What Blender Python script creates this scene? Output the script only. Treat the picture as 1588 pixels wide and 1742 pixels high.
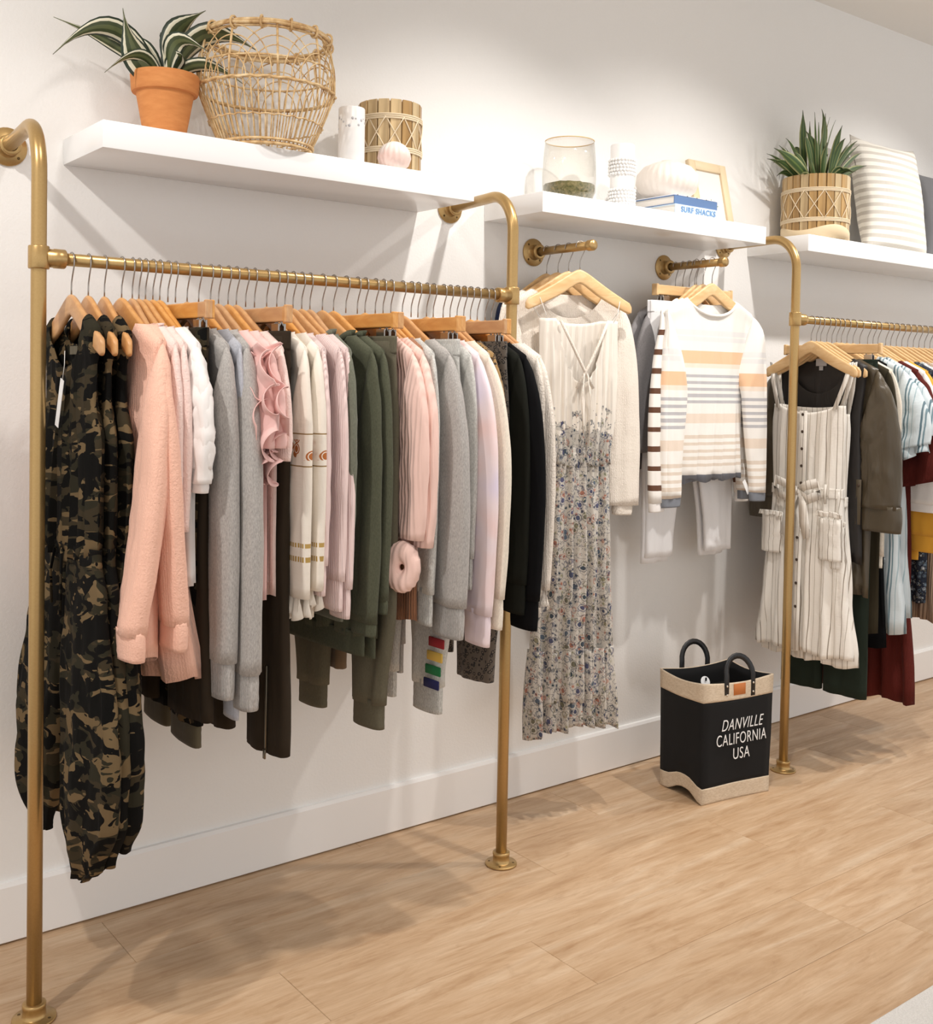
import bpy, bmesh, math, random
import numpy as np
from mathutils import Vector, Matrix, noise, Euler

for o in list(bpy.data.objects): bpy.data.objects.remove(o)
scene = bpy.context.scene
COL = scene.collection
PI = math.pi
random.seed(7)

# ------------------------------------------------------------------ camera
# wall plane is y = 0, the room lies towards -y, x runs along the wall, z is up (metres)
FPX = 1853.35
vx = np.array([3190 - 794., 693 - 705., FPX]); vx /= np.linalg.norm(vx)
vy = np.array([-640 - 794., 624 - 705., FPX]); vy /= np.linalg.norm(vy)
vz = np.cross(vx, vy)
if vz[1] > 0: vz = -vz
RR = np.stack([vx, vy, vz], 1)
cam_d = bpy.data.cameras.new('camera'); cam = bpy.data.objects.new('camera', cam_d); COL.objects.link(cam)
right, down, fwd = RR[0], RR[1], RR[2]
m = Matrix(((right[0], -down[0], -fwd[0], 0), (right[1], -down[1], -fwd[1], 0), (right[2], -down[2], -fwd[2], 0), (0, 0, 0, 1)))
m.translation = Vector((0, -2.735, 1.38))
cam.matrix_world = m
cam_d.sensor_fit = 'HORIZONTAL'; cam_d.sensor_width = 36
cam_d.lens = FPX * 36 / 1588
cam_d.shift_y = -(871 - 705) / 1588
cam_d.clip_start = 0.05
scene.camera = cam

# ------------------------------------------------------------------ light
scene.view_settings.view_transform = 'Standard'
scene.view_settings.look = 'None'
scene.view_settings.gamma = 1
scene.view_settings.use_curve_mapping = False
scene.view_settings.exposure = 0.2
w = bpy.data.worlds.new('world'); scene.world = w; w.use_nodes = True
w.node_tree.nodes['Background'].inputs[0].default_value = (1.0, 0.982, 0.965, 1)
w.node_tree.nodes['Background'].inputs[1].default_value = 0.93

def spot(loc, target, watts, size=110, blend=0.6, r=0.035, col=(1, 0.96, 0.915)):
    d = bpy.data.lights.new('ceiling_spot', 'SPOT'); o = bpy.data.objects.new('ceiling_spot', d); COL.objects.link(o)
    d.energy = watts; d.spot_size = math.radians(size); d.spot_blend = blend; d.shadow_soft_size = r; d.color = col
    o.location = loc
    o.rotation_euler = (Vector(target) - Vector(loc)).to_track_quat('-Z', 'Y').to_euler()
spot((2.15, -1.05, 2.93), (2.12, -0.05, 0.6), 70, 92, 0.9)
spot((3.25, -1.20, 2.93), (2.95, -0.05, 0.7), 78, 94, 0.9)
spot((-0.45, -1.10, 2.93), (0.75, -0.05, 0.65), 80, 92, 0.9)
spot((4.60, -1.15, 2.93), (4.2, -0.05, 0.75), 84, 96, 0.9)
spot((1.0, -1.45, 2.93), (1.25, -0.15, 0.6), 34, 90, 0.9, r=0.1)

# ------------------------------------------------------------------ node helpers
def lin(c):
    r = []
    for v in c[:3]:
        v = v / 255
        r.append(v / 12.92 if v <= 0.04045 else ((v + 0.055) / 1.055) ** 2.4)
    return (r[0], r[1], r[2], 1)

class NT:
    def __init__(s, name):
        s.m = bpy.data.materials.new(name); s.m.use_nodes = True
        s.t = s.m.node_tree; s.b = s.t.nodes['Principled BSDF']
        s.tc = s.t.nodes.new('ShaderNodeTexCoord')
    def n(s, kind, **kw):
        nd = s.t.nodes.new('ShaderNode' + kind)
        for k, v in kw.items():
            if hasattr(nd, k): setattr(nd, k, v)
        return nd
    def l(s, a, b): s.t.links.new(a, b)
    def val(s, sock, v):
        if hasattr(v, 'is_output') or isinstance(v, bpy.types.NodeSocket): s.l(v, sock)
        elif isinstance(v, (tuple, list)) and len(v) == 3 and sock.type == 'RGBA': sock.default_value = lin(v)
        else: sock.default_value = v
    def map(s, scale=(1, 1, 1), loc=(0, 0, 0), rot=(0, 0, 0), src='Object'):
        mp = s.n('Mapping'); s.l(s.tc.outputs[src] if isinstance(src, str) else src, mp.inputs[0])
        mp.inputs['Scale'].default_value = scale; mp.inputs['Location'].default_value = loc; mp.inputs['Rotation'].default_value = rot
        return mp.outputs[0]
    def noise(s, vec, scale, detail=3, rough=0.5, dist=0):
        nd = s.n('TexNoise'); s.l(vec, nd.inputs['Vector']); nd.inputs['Scale'].default_value = scale
        nd.inputs['Detail'].default_value = detail; nd.inputs['Roughness'].default_value = rough; nd.inputs['Distortion'].default_value = dist
        return nd
    def vor(s, vec, scale, feature='F1', rand=1.0):
        nd = s.n('TexVoronoi', feature=feature); s.l(vec, nd.inputs['Vector']); nd.inputs['Scale'].default_value = scale
        nd.inputs['Randomness'].default_value = rand
        return nd
    def wave(s, vec, scale, direction='X', dist=0, dscale=1, profile='SIN', detail=2):
        nd = s.n('TexWave', bands_direction=direction, wave_profile=profile); s.l(vec, nd.inputs['Vector'])
        nd.inputs['Scale'].default_value = scale; nd.inputs['Distortion'].default_value = dist
        nd.inputs['Detail'].default_value = detail; nd.inputs['Detail Scale'].default_value = dscale
        return nd
    def ramp(s, fac, stops, interp='LINEAR'):
        nd = s.n('ValToRGB'); s.l(fac, nd.inputs[0]); cr = nd.color_ramp; cr.interpolation = interp
        while len(cr.elements) > 1: cr.elements.remove(cr.elements[-1])
        cr.elements[0].position = stops[0][0]; cr.elements[0].color = lin(stops[0][1])
        for p, c in stops[1:]:
            e = cr.elements.new(p); e.color = lin(c)
        return nd.outputs[0]
    def mix(s, fac, a, b, blend='MIX'):
        nd = s.n('Mix', data_type='RGBA', blend_type=blend)
        s.val(nd.inputs[0], fac); s.val(nd.inputs[6], a); s.val(nd.inputs[7], b)
        return nd.outputs[2]
    def math(s, op, a, b=0.0, c=0.0):
        nd = s.n('Math', operation=op)
        for i, v in enumerate((a, b, c)): s.val(nd.inputs[i], v)
        return nd.outputs[0]
    def sep(s, vec):
        nd = s.n('SeparateXYZ'); s.l(vec, nd.inputs[0]); return nd.outputs
    def bump(s, h, strength=0.2, dist=0.002, prev=None):
        nd = s.n('Bump'); s.l(h, nd.inputs['Height']); nd.inputs['Strength'].default_value = strength; nd.inputs['Distance'].default_value = dist
        if prev is not None: s.l(prev, nd.inputs['Normal'])
        return nd.outputs[0]
    def done(s, col, rough=0.8, metal=0.0, normal=None, **kw):
        s.val(s.b.inputs['Base Color'], col); s.val(s.b.inputs['Roughness'], rough); s.b.inputs['Metallic'].default_value = metal
        if normal is not None: s.l(normal, s.b.inputs['Normal'])
        for k, v in kw.items(): s.val(s.b.inputs[k.replace('_', ' ')], v)
        return s.m

MAT = {}
def simple(name, col, rough=0.6, metal=0.0, **kw):
    t = NT(name); MAT[name] = t.done(col, rough, metal, **kw); return MAT[name]

def cloth(name, col, weave=900, bump=0.25, heather=0.0, rib=0, ribdir='X', crinkle=0.0, rough=0.92, sheen=0.15, col2=None, wr=0.25):
    t = NT(name); v = t.map()
    c = col
    if heather:
        nz = t.noise(t.map((1, 1, 0.35)), 420, 2, 0.7)
        d = tuple(max(0, x * (1 - heather)) for x in col); u = tuple(min(255, x * (1 + heather)) for x in col)
        c = t.ramp(nz.outputs[0], [(0.3, d), (0.7, u)])
    elif col2:
        nz = t.noise(v, 7, 2, 0.5); c = t.ramp(nz.outputs[0], [(0.38, col), (0.62, col2)])
    nrm = None
    wv = t.noise(v, weave, 1, 0.5); nrm = t.bump(wv.outputs[0], bump, 0.001)
    if rib:
        rv = t.wave(v, rib, ribdir); nrm = t.bump(rv.outputs[0], 0.7, 0.003, nrm)
    if crinkle:
        k1 = t.wave(t.map((1, 1, 1)), 55, 'X', 5, 3); nrm = t.bump(k1.outputs[0], crinkle, 0.003, nrm)
        k2 = t.noise(t.map((40, 40, 160)), 1, 3, 0.6); nrm = t.bump(k2.outputs[0], crinkle, 0.003, nrm)
    if wr:
        k3 = t.noise(t.map((14, 14, 5)), 1, 2, 0.5, 1.2); nrm = t.bump(k3.outputs[0], wr, 0.012, nrm)
    MAT[name] = t.done(c, rough, 0, nrm, Sheen_Weight=sheen, Specular_IOR_Level=0.5 if rough < 0.6 else 0.15); return MAT[name]

# ------------------------------------------------------------------ materials of the room
t = NT('wall_paint'); nz = t.noise(t.map(), 130, 3, 0.6); MAT['wall'] = t.done((240, 238, 235), 0.7, 0, t.bump(nz.outputs[0], 0.22, 0.004))
t = NT('ceiling_paint'); nz = t.noise(t.map(), 130, 3, 0.6); MAT['ceiling'] = t.done((240, 236, 230), 0.85, 0, t.bump(nz.outputs[0], 0.15, 0.003))
simple('trim', (244, 242, 240), 0.38)
simple('shelf', (246, 246, 246), 0.22)
t = NT('oak_plank')
oi = t.n('ObjectInfo')
off = t.n('Combine' + 'XYZ'); t.l(t.math('MULTIPLY', oi.outputs['Random'], 37.0), off.inputs[0]); t.l(t.math('MULTIPLY', oi.outputs['Random'], 11.0), off.inputs[1])
add = t.n('VectorMath', operation='ADD'); t.l(t.tc.outputs['Object'], add.inputs[0]); t.l(off.outputs[0], add.inputs[1])
g1 = t.noise(t.map((1.1, 9, 1), src=add.outputs[0]), 1.0, 4, 0.55, 1.6)
g2 = t.noise(t.map((6, 110, 1), src=add.outputs[0]), 1.0, 4, 0.65, 0.6)
g3 = t.noise(t.map((3.2, 16, 1), src=add.outputs[0]), 1.0, 6, 0.7, 2.2)
kn = t.noise(t.map((5, 14, 1), (4, 2, 0), src=add.outputs[0]), 1.0, 3, 0.5, 2.5)
c = t.ramp(g1.outputs[0], [(0.28, (176, 136, 96)), (0.45, (200, 163, 124)), (0.58, (215, 183, 148)), (0.72, (229, 205, 176))])
c = t.mix(0.30, c, t.ramp(g3.outputs[0], [(0.35, (166, 124, 84)), (0.6, (224, 196, 164))]))
c = t.mix(0.20, c, t.ramp(g2.outputs[0], [(0.3, (158, 120, 82)), (0.65, (226, 199, 168))]))
c = t.mix(t.ramp(kn.outputs[0], [(0.62, (0, 0, 0)), (0.74, (150, 150, 150))]), c, (166, 126, 88))
hv = t.n('HueSaturation'); t.l(c, hv.inputs['Color'])
t.l(t.math('ADD', t.math('MULTIPLY', oi.outputs['Random'], 0.12), 0.88), hv.inputs['Value'])
MAT['plank'] = t.done(hv.outputs[0], t.math('ADD', t.math('MULTIPLY', g2.outputs[0], 0.2), 0.36), 0, t.bump(g2.outputs[0], 0.10, 0.001))
simple('subfloor', (92, 68, 44), 0.8)
t = NT('gold_pipe'); nz = t.noise(t.map(), 240, 3, 0.6)
MAT['gold'] = t.done(t.ramp(nz.outputs[0], [(0.3, (182, 150, 98)), (0.7, (188, 156, 104))]), 0.33, 0.72, t.bump(nz.outputs[0], 0.03, 0.001))
simple('screw_metal', (96, 74, 40), 0.5, 0.7)
simple('steel', (170, 165, 160), 0.28, 1.0)
t = NT('hanger_wood')
oi = t.n('ObjectInfo')
g1 = t.noise(t.map((9, 40, 30)), 1.0, 4, 0.6, 1.2)
c = t.ramp(g1.outputs[0], [(0.3, (194, 134, 72)), (0.55, (210, 154, 90)), (0.75, (222, 174, 112))])
hv = t.n('HueSaturation'); t.l(c, hv.inputs['Color']); t.l(t.math('ADD', t.math('MULTIPLY', oi.outputs['Random'], 0.2), 0.9), hv.inputs['Value'])
t.l(t.math('ADD', t.math('MULTIPLY', oi.outputs['Random'], 0.2), 0.85), hv.inputs['Saturation'])
MAT['hanger'] = t.done(hv.outputs[0], 0.38, 0)
t = NT('hanger_wood_pale')
g1 = t.noise(t.map((9, 40, 30)), 1.0, 4, 0.6, 1.2)
MAT['hanger_pale'] = t.done(t.ramp(g1.outputs[0], [(0.3, (216, 174, 120)), (0.55, (230, 193, 142)), (0.75, (238, 207, 162))]), 0.42)

# ------------------------------------------------------------------ mesh helpers
def mk(name, V, F, mat, parent=None, smooth=True, uv=None, solid=0, merge=0):
    me = bpy.data.meshes.new(name); me.from_pydata([tuple(v) for v in V], [], F); 
    if merge:
        bm = bmesh.new(); bm.from_mesh(me); bmesh.ops.remove_doubles(bm, verts=bm.verts, dist=merge); bm.to_mesh(me); bm.free()
    if smooth: me.shade_smooth()
    if uv is not None:
        L = me.uv_layers.new(name='UVMap')
        for lp in me.loops: L.data[lp.index].uv = uv[lp.vertex_index]
    if mat is not None: me.materials.append(MAT[mat] if isinstance(mat, str) else mat)
    me.validate(); me.update()
    return link(name, me, parent, solid)
def link(name, me, parent=None, solid=0):
    o = bpy.data.objects.new(name, me); COL.objects.link(o); o.parent = parent
    if solid:
        md = o.modifiers.new('thickness', 'SOLIDIFY'); md.thickness = solid; md.offset = 0
    return o
def tag(o, label=None, cat=None, group=None, kind=None):
    if label: o['label'] = label
    if cat: o['category'] = cat
    if group: o['group'] = group
    if kind: o['kind'] = kind
    return o
def empty(name, loc, rz=0, label=None, cat=None, group=None):
    o = bpy.data.objects.new(name, None); COL.objects.link(o); o.location = loc; o.rotation_euler = (0, 0, rz); o.empty_display_size = 0.05
    return tag(o, label, cat, group)
def struct(o): o['kind'] = 'structure'; return o

def loft(rings, closed=True, cap0=False, cap1=False):
    n = len(rings[0]); V = [p for r in rings for p in r]; F = []
    for j in range(len(rings) - 1):
        for i in range(n if closed else n - 1):
            a = j * n + i; b = j * n + (i + 1) % n
            F.append((a, b, b + n, a + n))
    if cap0: F.append(tuple(range(n))[::-1])
    if cap1: F.append(tuple(range((len(rings) - 1) * n, len(rings) * n)))
    return V, F
def tube(path, r, seg=8, cap=True, closed=False):
    P = [Vector(p) for p in path]; n = len(P)
    rr = r if isinstance(r, (list, tuple)) else [r] * n
    rings = []; up = None
    for i in range(n):
        if closed: tg = (P[(i + 1) % n] - P[i - 1])
        else: tg = (P[min(i + 1, n - 1)] - P[max(i - 1, 0)])
        tg.normalize()
        if up is None:
            up = Vector((0, 0, 1)) if abs(tg.z) < 0.9 else Vector((1, 0, 0))
        up = (up - tg * up.dot(tg)); up.normalize()
        s = tg.cross(up)
        rings.append([P[i] + (up * math.cos(a) + s * math.sin(a)) * rr[i] for a in [2 * PI * k / seg for k in range(seg)]])
    if closed: rings.append(rings[0])
    return loft(rings, True, cap and not closed, cap and not closed)
def lathe(prof, seg=32, c=(0, 0, 0)):
    rings = [[Vector((c[0] + r * math.cos(2 * PI * k / seg), c[1] + r * math.sin(2 * PI * k / seg), c[2] + z)) for k in range(seg)] for r, z in prof]
    return loft(rings, True, prof[0][0] > 1e-5 and prof[0][0] < 0, False)
def join(*parts):
    V = []; F = []
    for v, f in parts:
        o = len(V); V += list(v); F += [tuple(i + o for i in q) for q in f]
    return V, F
def box(x0, x1, y0, y1, z0, z1, bev=0.0, seg=2):
    bm = bmesh.new(); bmesh.ops.create_cube(bm, size=1)
    for v in bm.verts:
        v.co = Vector((x0 + (v.co.x + 0.5) * (x1 - x0), y0 + (v.co.y + 0.5) * (y1 - y0), z0 + (v.co.z + 0.5) * (z1 - z0)))
    if bev: bmesh.ops.bevel(bm, geom=list(bm.edges), offset=bev, segments=seg, affect='EDGES', profile=0.5)
    bm.verts.ensure_lookup_table(); bm.verts.index_update()
    V = [v.co.copy() for v in bm.verts]; F = [tuple(v.index for v in f.verts) for f in bm.faces]; bm.free()
    return V, F
def xf(part, M):
    return [M @ Vector(v) for v in part[0]], part[1]
def nz3(x, y, z): return noise.noise(Vector((x, y, z)))
def sm(a, b, x):
    t = min(1, max(0, (x - a) / (b - a) if b != a else 0)); return t * t * (3 - 2 * t)
def interp(tab, x):
    if x <= tab[0][0]: return tab[0][1]
    for (a, va), (b, vb) in zip(tab, tab[1:]):
        if x <= b:
            return va + (vb - va) * sm(a, b, x) if b > a else vb
    return tab[-1][1]
def autosmooth(o, ang=35):
    me = o.data
    bm = bmesh.new(); bm.from_mesh(me)
    for e in bm.edges:
        if len(e.link_faces) == 2 and e.calc_face_angle(0) > math.radians(ang): e.smooth = False
    bm.to_mesh(me); bm.free(); return o

# ------------------------------------------------------------------ room
WX0, WX1 = -2.2, 7.5
struct(mk('wall_back', *box(WX0, WX1, 0, 0.12, 0, 2.98), 'wall', smooth=False))
struct(mk('ceiling', *box(WX0, WX1, -5.2, 0.12, 2.98, 3.1), 'ceiling', smooth=False))
fl = struct(mk('floor', *box(WX0, WX1, -5.2, 0.12, -0.05, -0.004), 'subfloor', smooth=False))
PW = 0.2355
plank_meshes = {}
def plank(x0, x1, row):
    key = round(x1 - x0, 3)
    if key not in plank_meshes:
        V, F = box(0, key - 0.0008, 0, PW - 0.0008, -0.004, 0, 0.0009, 1)
        me = bpy.data.meshes.new('plank'); me.from_pydata([tuple(v) for v in V], [], F); me.materials.append(MAT['plank']); plank_meshes[key] = me
    o = bpy.data.objects.new('plank', plank_meshes[key]); COL.objects.link(o); o.parent = fl
    o.location = (x0, -0.04 - (row + 1) * PW, 0)
PL = 1.52
offs = [0.2, 0.95, 0.55, 1.2, 1.77, 2.495, 1.1, 0.35, 1.85, 0.7, 1.3, 0.1, 0.9, 1.6, 0.4]
for row in range(-1, 13):
    o0 = offs[row + 1 if row < 13 else 0] % PL
    x = -0.9 + (o0 + 0.9) % PL - PL
    while x < 5.6:
        a, b = max(x, -0.9), min(x + PL, 5.6)
        if b - a > 0.05: plank(round(a, 3), round(b, 3), row)
        x += PL
# baseboard with a small top chamfer
prof = [(0, 0.004), (-0.014, 0.004), (-0.016, 0.006), (-0.016, 0.139), (-0.011, 0.148), (0, 0.148)]
V = [(WX0, y, z) for y, z in prof] + [(WX1, y, z) for y, z in prof]; n = len(prof)
F = [(i, i + 1, i + 1 + n, i + n) for i in range(n - 1)] + [tuple(range(n)), tuple(range(n, 2 * n))[::-1]]
struct(mk('baseboard_back', V, F, 'trim', smooth=False))

# ------------------------------------------------------------------ shelves
def shelf(x0, x1, label):
    o = autosmooth(mk('floating_shelf', *box(x0, x1, -0.28, -0.0005, 1.893, 1.955, 0.0015, 2), 'shelf'))
    return tag(o, label, 'shelf', 'white floating shelves')
shelf(0.853, 1.914, 'white floating shelf carrying the terracotta pot and rattan basket')
shelf(2.174, 3.246, 'white floating shelf carrying the glass bowl, books and picture frame')
shelf(3.500, 4.940, 'white floating shelf carrying the striped cushion and leafy planter')
ZS = 1.955

# ------------------------------------------------------------------ pipe racks
POLE_R = 0.0158; ROD_R = 0.0135; YR = -0.37; ZR = 1.625
def flange(o_parent, M, name='flange', scr=4):
    prof = [(0.0001, 0.0005), (0.044, 0.0005), (0.0455, 0.002), (0.0455, 0.005), (0.044, 0.0065), (0.027, 0.0075), (0.0245, 0.009), (0.0235, 0.028), (0.0245, 0.029), (0.0245, 0.036), (0.0225, 0.0375), (0.0155, 0.0375)]
    f = mk(name, *xf(lathe(prof, 28), M), 'gold', o_parent)
    for k in range(scr):
        a = PI / 4 + k * PI / 2
        mk('screw', *xf(lathe([(0.0001, 0.0072), (0.003, 0.0075), (0.0042, 0.0066), (0.0042, 0.005)], 10, (0.0345 * math.cos(a), 0.0345 * math.sin(a), 0)), M), 'screw_metal', f)
    return f
def pole_path(x, wallx):
    R = 0.115; zt = 1.918
    P = [(x, YR, 0.03), (x, YR, 0.6), (x, YR, 1.2), (x, YR, zt - R)]
    for k in range(1, 13):
        a = k / 12 * PI / 2
        s = R * (1 - math.cos(a)); L = -YR
        P.append((x + (wallx - x) * s / L, YR + s, zt - R + R * math.sin(a)))
    P.append((wallx - (wallx - x) * 0.02, -0.012, zt))
    return P
def pole(parent, x, wallx):
    mk('upright_pipe', *tube(pole_path(x, wallx), POLE_R, 20), 'gold', parent)
    flange(parent, Matrix.Translation((x, YR, 0)), 'floor_flange')
    flange(parent, Matrix.Translation((wallx, -0.0, 1.918)) @ Matrix.Rotation(PI / 2, 4, 'X'), 'wall_flange')
def tee(parent, x, sgn):
    a = lathe([(POLE_R, -0.024), (0.0205, -0.024), (0.0215, -0.022), (0.0215, 0.022), (0.0205, 0.024), (POLE_R, 0.024)], 24, (x, YR, ZR))
    M = Matrix.Translation((x, YR, ZR)) @ Matrix.Rotation(sgn * PI / 2, 4, 'Y')
    b = xf(lathe([(0.012, 0.012), (0.0195, 0.014), (0.0195, 0.03), (0.0208, 0.031), (0.0208, 0.052), (0.0195, 0.054), (ROD_R, 0.054)], 24), M)
    mk('tee_fitting', *join(a, b), 'gold', parent)
rack = empty('pipe_rack', (0, 0, 0), 0, 'long gold pipe rack holding the camouflage to white lace clothes', 'clothes rack', 'gold pipe racks')
pole(rack, 0.689, 0.722); pole(rack, 1.985, 2.035)
mk('hanging_rod', *tube([(0.70, YR, ZR), (1.3, YR, ZR), (1.975, YR, ZR)], ROD_R, 20), 'gold', rack)
tee(rack, 0.689, 1); tee(rack, 1.985, -1)
rack2 = empty('pipe_rack', (0, 0, 0), 0, 'gold pipe rack at the right holding the striped linen dresses', 'clothes rack', 'gold pipe racks')
pole(rack2, 3.305, 3.352)
mk('hanging_rod', *tube([(3.31, YR, ZR), (4.0, YR, ZR), (5.01, YR, ZR)], ROD_R, 20), 'gold', rack2)
tee(rack2, 3.305, 1); pole(rack2, 5.02, 5.06); tee(rack2, 5.02, -1)
ZB = 1.812
def stub(x, label):
    r = empty('wall_bar', (x, 0, ZB), 0, label, 'wall bar', 'short gold wall bars')
    mk('bar', *tube([(0, -0.01, 0), (0, -0.15, 0), (0, -0.285, 0)], 0.0135, 20), 'gold', r)
    M = Matrix.Rotation(PI / 2, 4, 'X')
    flange(r, M, 'wall_flange')
    mk('end_cap', *xf(lathe([(0.0135, 0.262), (0.0165, 0.263), (0.0172, 0.265), (0.0172, 0.284), (0.015, 0.288), (0.0001, 0.2885)], 24), M), 'gold', r)
stub(2.383, 'short gold wall bar holding the paisley dress')
stub(3.018, 'short gold wall bar holding the pastel striped sweaters')

# ------------------------------------------------------------------ cloth materials
def camo(name):
    t = NT(name); oi = t.n('ObjectInfo'); sv = t.n('VectorMath', operation='ADD'); cx = t.n('CombineXYZ'); t.l(t.math('MULTIPLY', oi.outputs['Random'], 23.0), cx.inputs[1]); t.l(t.tc.outputs['Object'], sv.inputs[0]); t.l(cx.outputs[0], sv.inputs[1]); O_ = sv.outputs[0]
    v = t.map((1, 1, 1.9), src=O_); n1 = t.noise(v, 13, 2, 0.5, 0.8); n2 = t.noise(t.map((1, 1, 2.1), (3.1, 1.7, 5.2), src=O_), 12, 2, 0.5, 0.8); n3 = t.noise(t.map((1, 1, 1.8), (7.7, 4.1, 1.1), src=O_), 16, 2, 0.5, 0.9)
    c = t.ramp(n1.outputs[0], [(0, (45, 42, 31)), (0.5, (58, 50, 36))], 'CONSTANT')
    c = t.mix(t.math('GREATER_THAN', n2.outputs[0], 0.545), c, (108, 90, 64))
    c = t.mix(t.math('GREATER_THAN', n3.outputs[0], 0.50), c, (14, 13, 11))
    wv = t.noise(t.map(), 900, 1); b = t.bump(wv.outputs[0], 0.2, 0.001)
    b = t.bump(t.noise(t.map((16, 16, 5)), 1, 2, 0.5, 1).outputs[0], 0.35, 0.012, b)
    MAT[name] = t.done(c, 0.95, 0, b, Specular_IOR_Level=0.15)
camo('camo')
def leopard(name, base, spot_in, ring, scale):
    t = NT(name); dn = t.noise(t.map(), 60, 2); add = t.n('VectorMath', operation='ADD'); sc = t.n('VectorMath', operation='SCALE')
    t.l(dn.outputs['Color'], sc.inputs[0]); sc.inputs['Scale'].default_value = 0.008; t.l(t.tc.outputs['Object'], add.inputs[0]); t.l(sc.outputs[0], add.inputs[1])
    v1 = t.vor(add.outputs[0], scale); c = t.ramp(v1.outputs['Distance'], [(0, spot_in), (0.2, spot_in), (0.22, ring), (0.42, ring), (0.44, base)], 'CONSTANT')
    MAT[name] = t.done(c, 0.85, 0, t.bump(t.noise(t.map((14, 14, 5)), 1, 2, 0.5, 1).outputs[0], 0.25, 0.012), Sheen_Weight=0.15)
leopard('leopard_tan', (150, 118, 70), (120, 86, 44), (46, 35, 24), 90)
leopard('leopard_grey', (92, 82, 72), (108, 96, 84), (26, 23, 22), 92)
def zbands(name, stops, z0, z1, bump=0.25, rib=0, axis=2):
    # colour bands along local z (axis 2) or x (axis 0): stops run 0..1 from z0 (top) to z1
    t = NT(name); c3 = t.sep(t.map())
    f = t.math('DIVIDE', t.math('SUBTRACT', c3[axis], z0), z1 - z0)
    c = t.ramp(f, stops, 'CONSTANT')
    b = t.bump(t.noise(t.map(), 800, 1).outputs[0], bump, 0.001)
    if rib: b = t.bump(t.wave(t.map(), rib, 'X').outputs[0], 0.5, 0.002, b)
    b = t.bump(t.noise(t.map((14, 14, 5)), 1, 2, 0.5, 1).outputs[0], 0.25, 0.012, b)
    MAT[name] = t.done(c, 0.92, 0, b, Sheen_Weight=0.15)
W_ = (240, 236, 230)
def striped_stops():
    L = [(0, W_)]
    def band(a, b, c): L.append((a, c)); L.append((b, W_))
    band(0.19, 0.215, (226, 224, 222)); band(0.225, 0.25, (226, 224, 222))
    L.append((0.30, (236, 194, 156))); L.append((0.365, (238, 222, 206))); L.append((0.39, W_))
    for k in range(5): band(0.425 + k * 0.034, 0.441 + k * 0.034, (186, 184, 187))
    band(0.63, 0.68, (230, 214, 198))
    for k in range(5): band(0.745 + k * 0.038, 0.762 + k * 0.038, (220, 206, 191))
    L.append((0.955, (118, 122, 132)))
    return sorted(L)
zbands('pastel_stripe', striped_stops(), -0.05, -0.70)
zbands('pastel_sleeve', striped_stops(), -0.11, -0.805)
zbands('brown_stripe', [(0, W_)] + [q for k in range(10) for q in ((0.16 + k * 0.08, (96, 62, 42)), (0.182 + k * 0.08, W_))], -0.05, -0.86)
def linestripe(name, base, line, gaps, scale, crinkle=0.35, base2=None):
    # thin vertical stripes along local x
    t = NT(name); c3 = t.sep(t.map()); wob = t.noise(t.map((6, 6, 4)), 1, 2)
    x = t.math('ADD', t.math('MULTIPLY', c3[0], scale), t.math('MULTIPLY', wob.outputs[0], 0.35))
    f = t.math('FRACT', x)
    st = [(0, base)]
    for a, b, cc in gaps: st += [(a, cc), (b, base)]
    c = t.ramp(f, st, 'CONSTANT')
    slub = t.noise(t.map((50, 50, 3)), 1, 3, 0.6); c = t.mix(t.math('MULTIPLY', slub.outputs[0], 0.35), c, base2 or tuple(int(v * 0.9) for v in base))
    b = t.bump(t.noise(t.map((60, 60, 200)), 1, 3, 0.6).outputs[0], crinkle, 0.002)
    b = t.bump(t.noise(t.map((18, 18, 6)), 1, 3, 0.5, 1).outputs[0], 0.45, 0.012, b)
    MAT[name] = t.done(c, 0.92, 0, b, Sheen_Weight=0.1)
linestripe('linen_stripe', (244, 239, 231), (120, 104, 90), [(0.2, 0.26, (130, 116, 102)), (0.62, 0.66, (168, 156, 142))], 24, base2=(232, 224, 212))
linestripe('blue_stripe', (214, 224, 228), (86, 118, 130), [(0.1, 0.2, (60, 98, 112)), (0.3, 0.38, (96, 130, 142)), (0.6, 0.65, (160, 184, 192))], 17)
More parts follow.
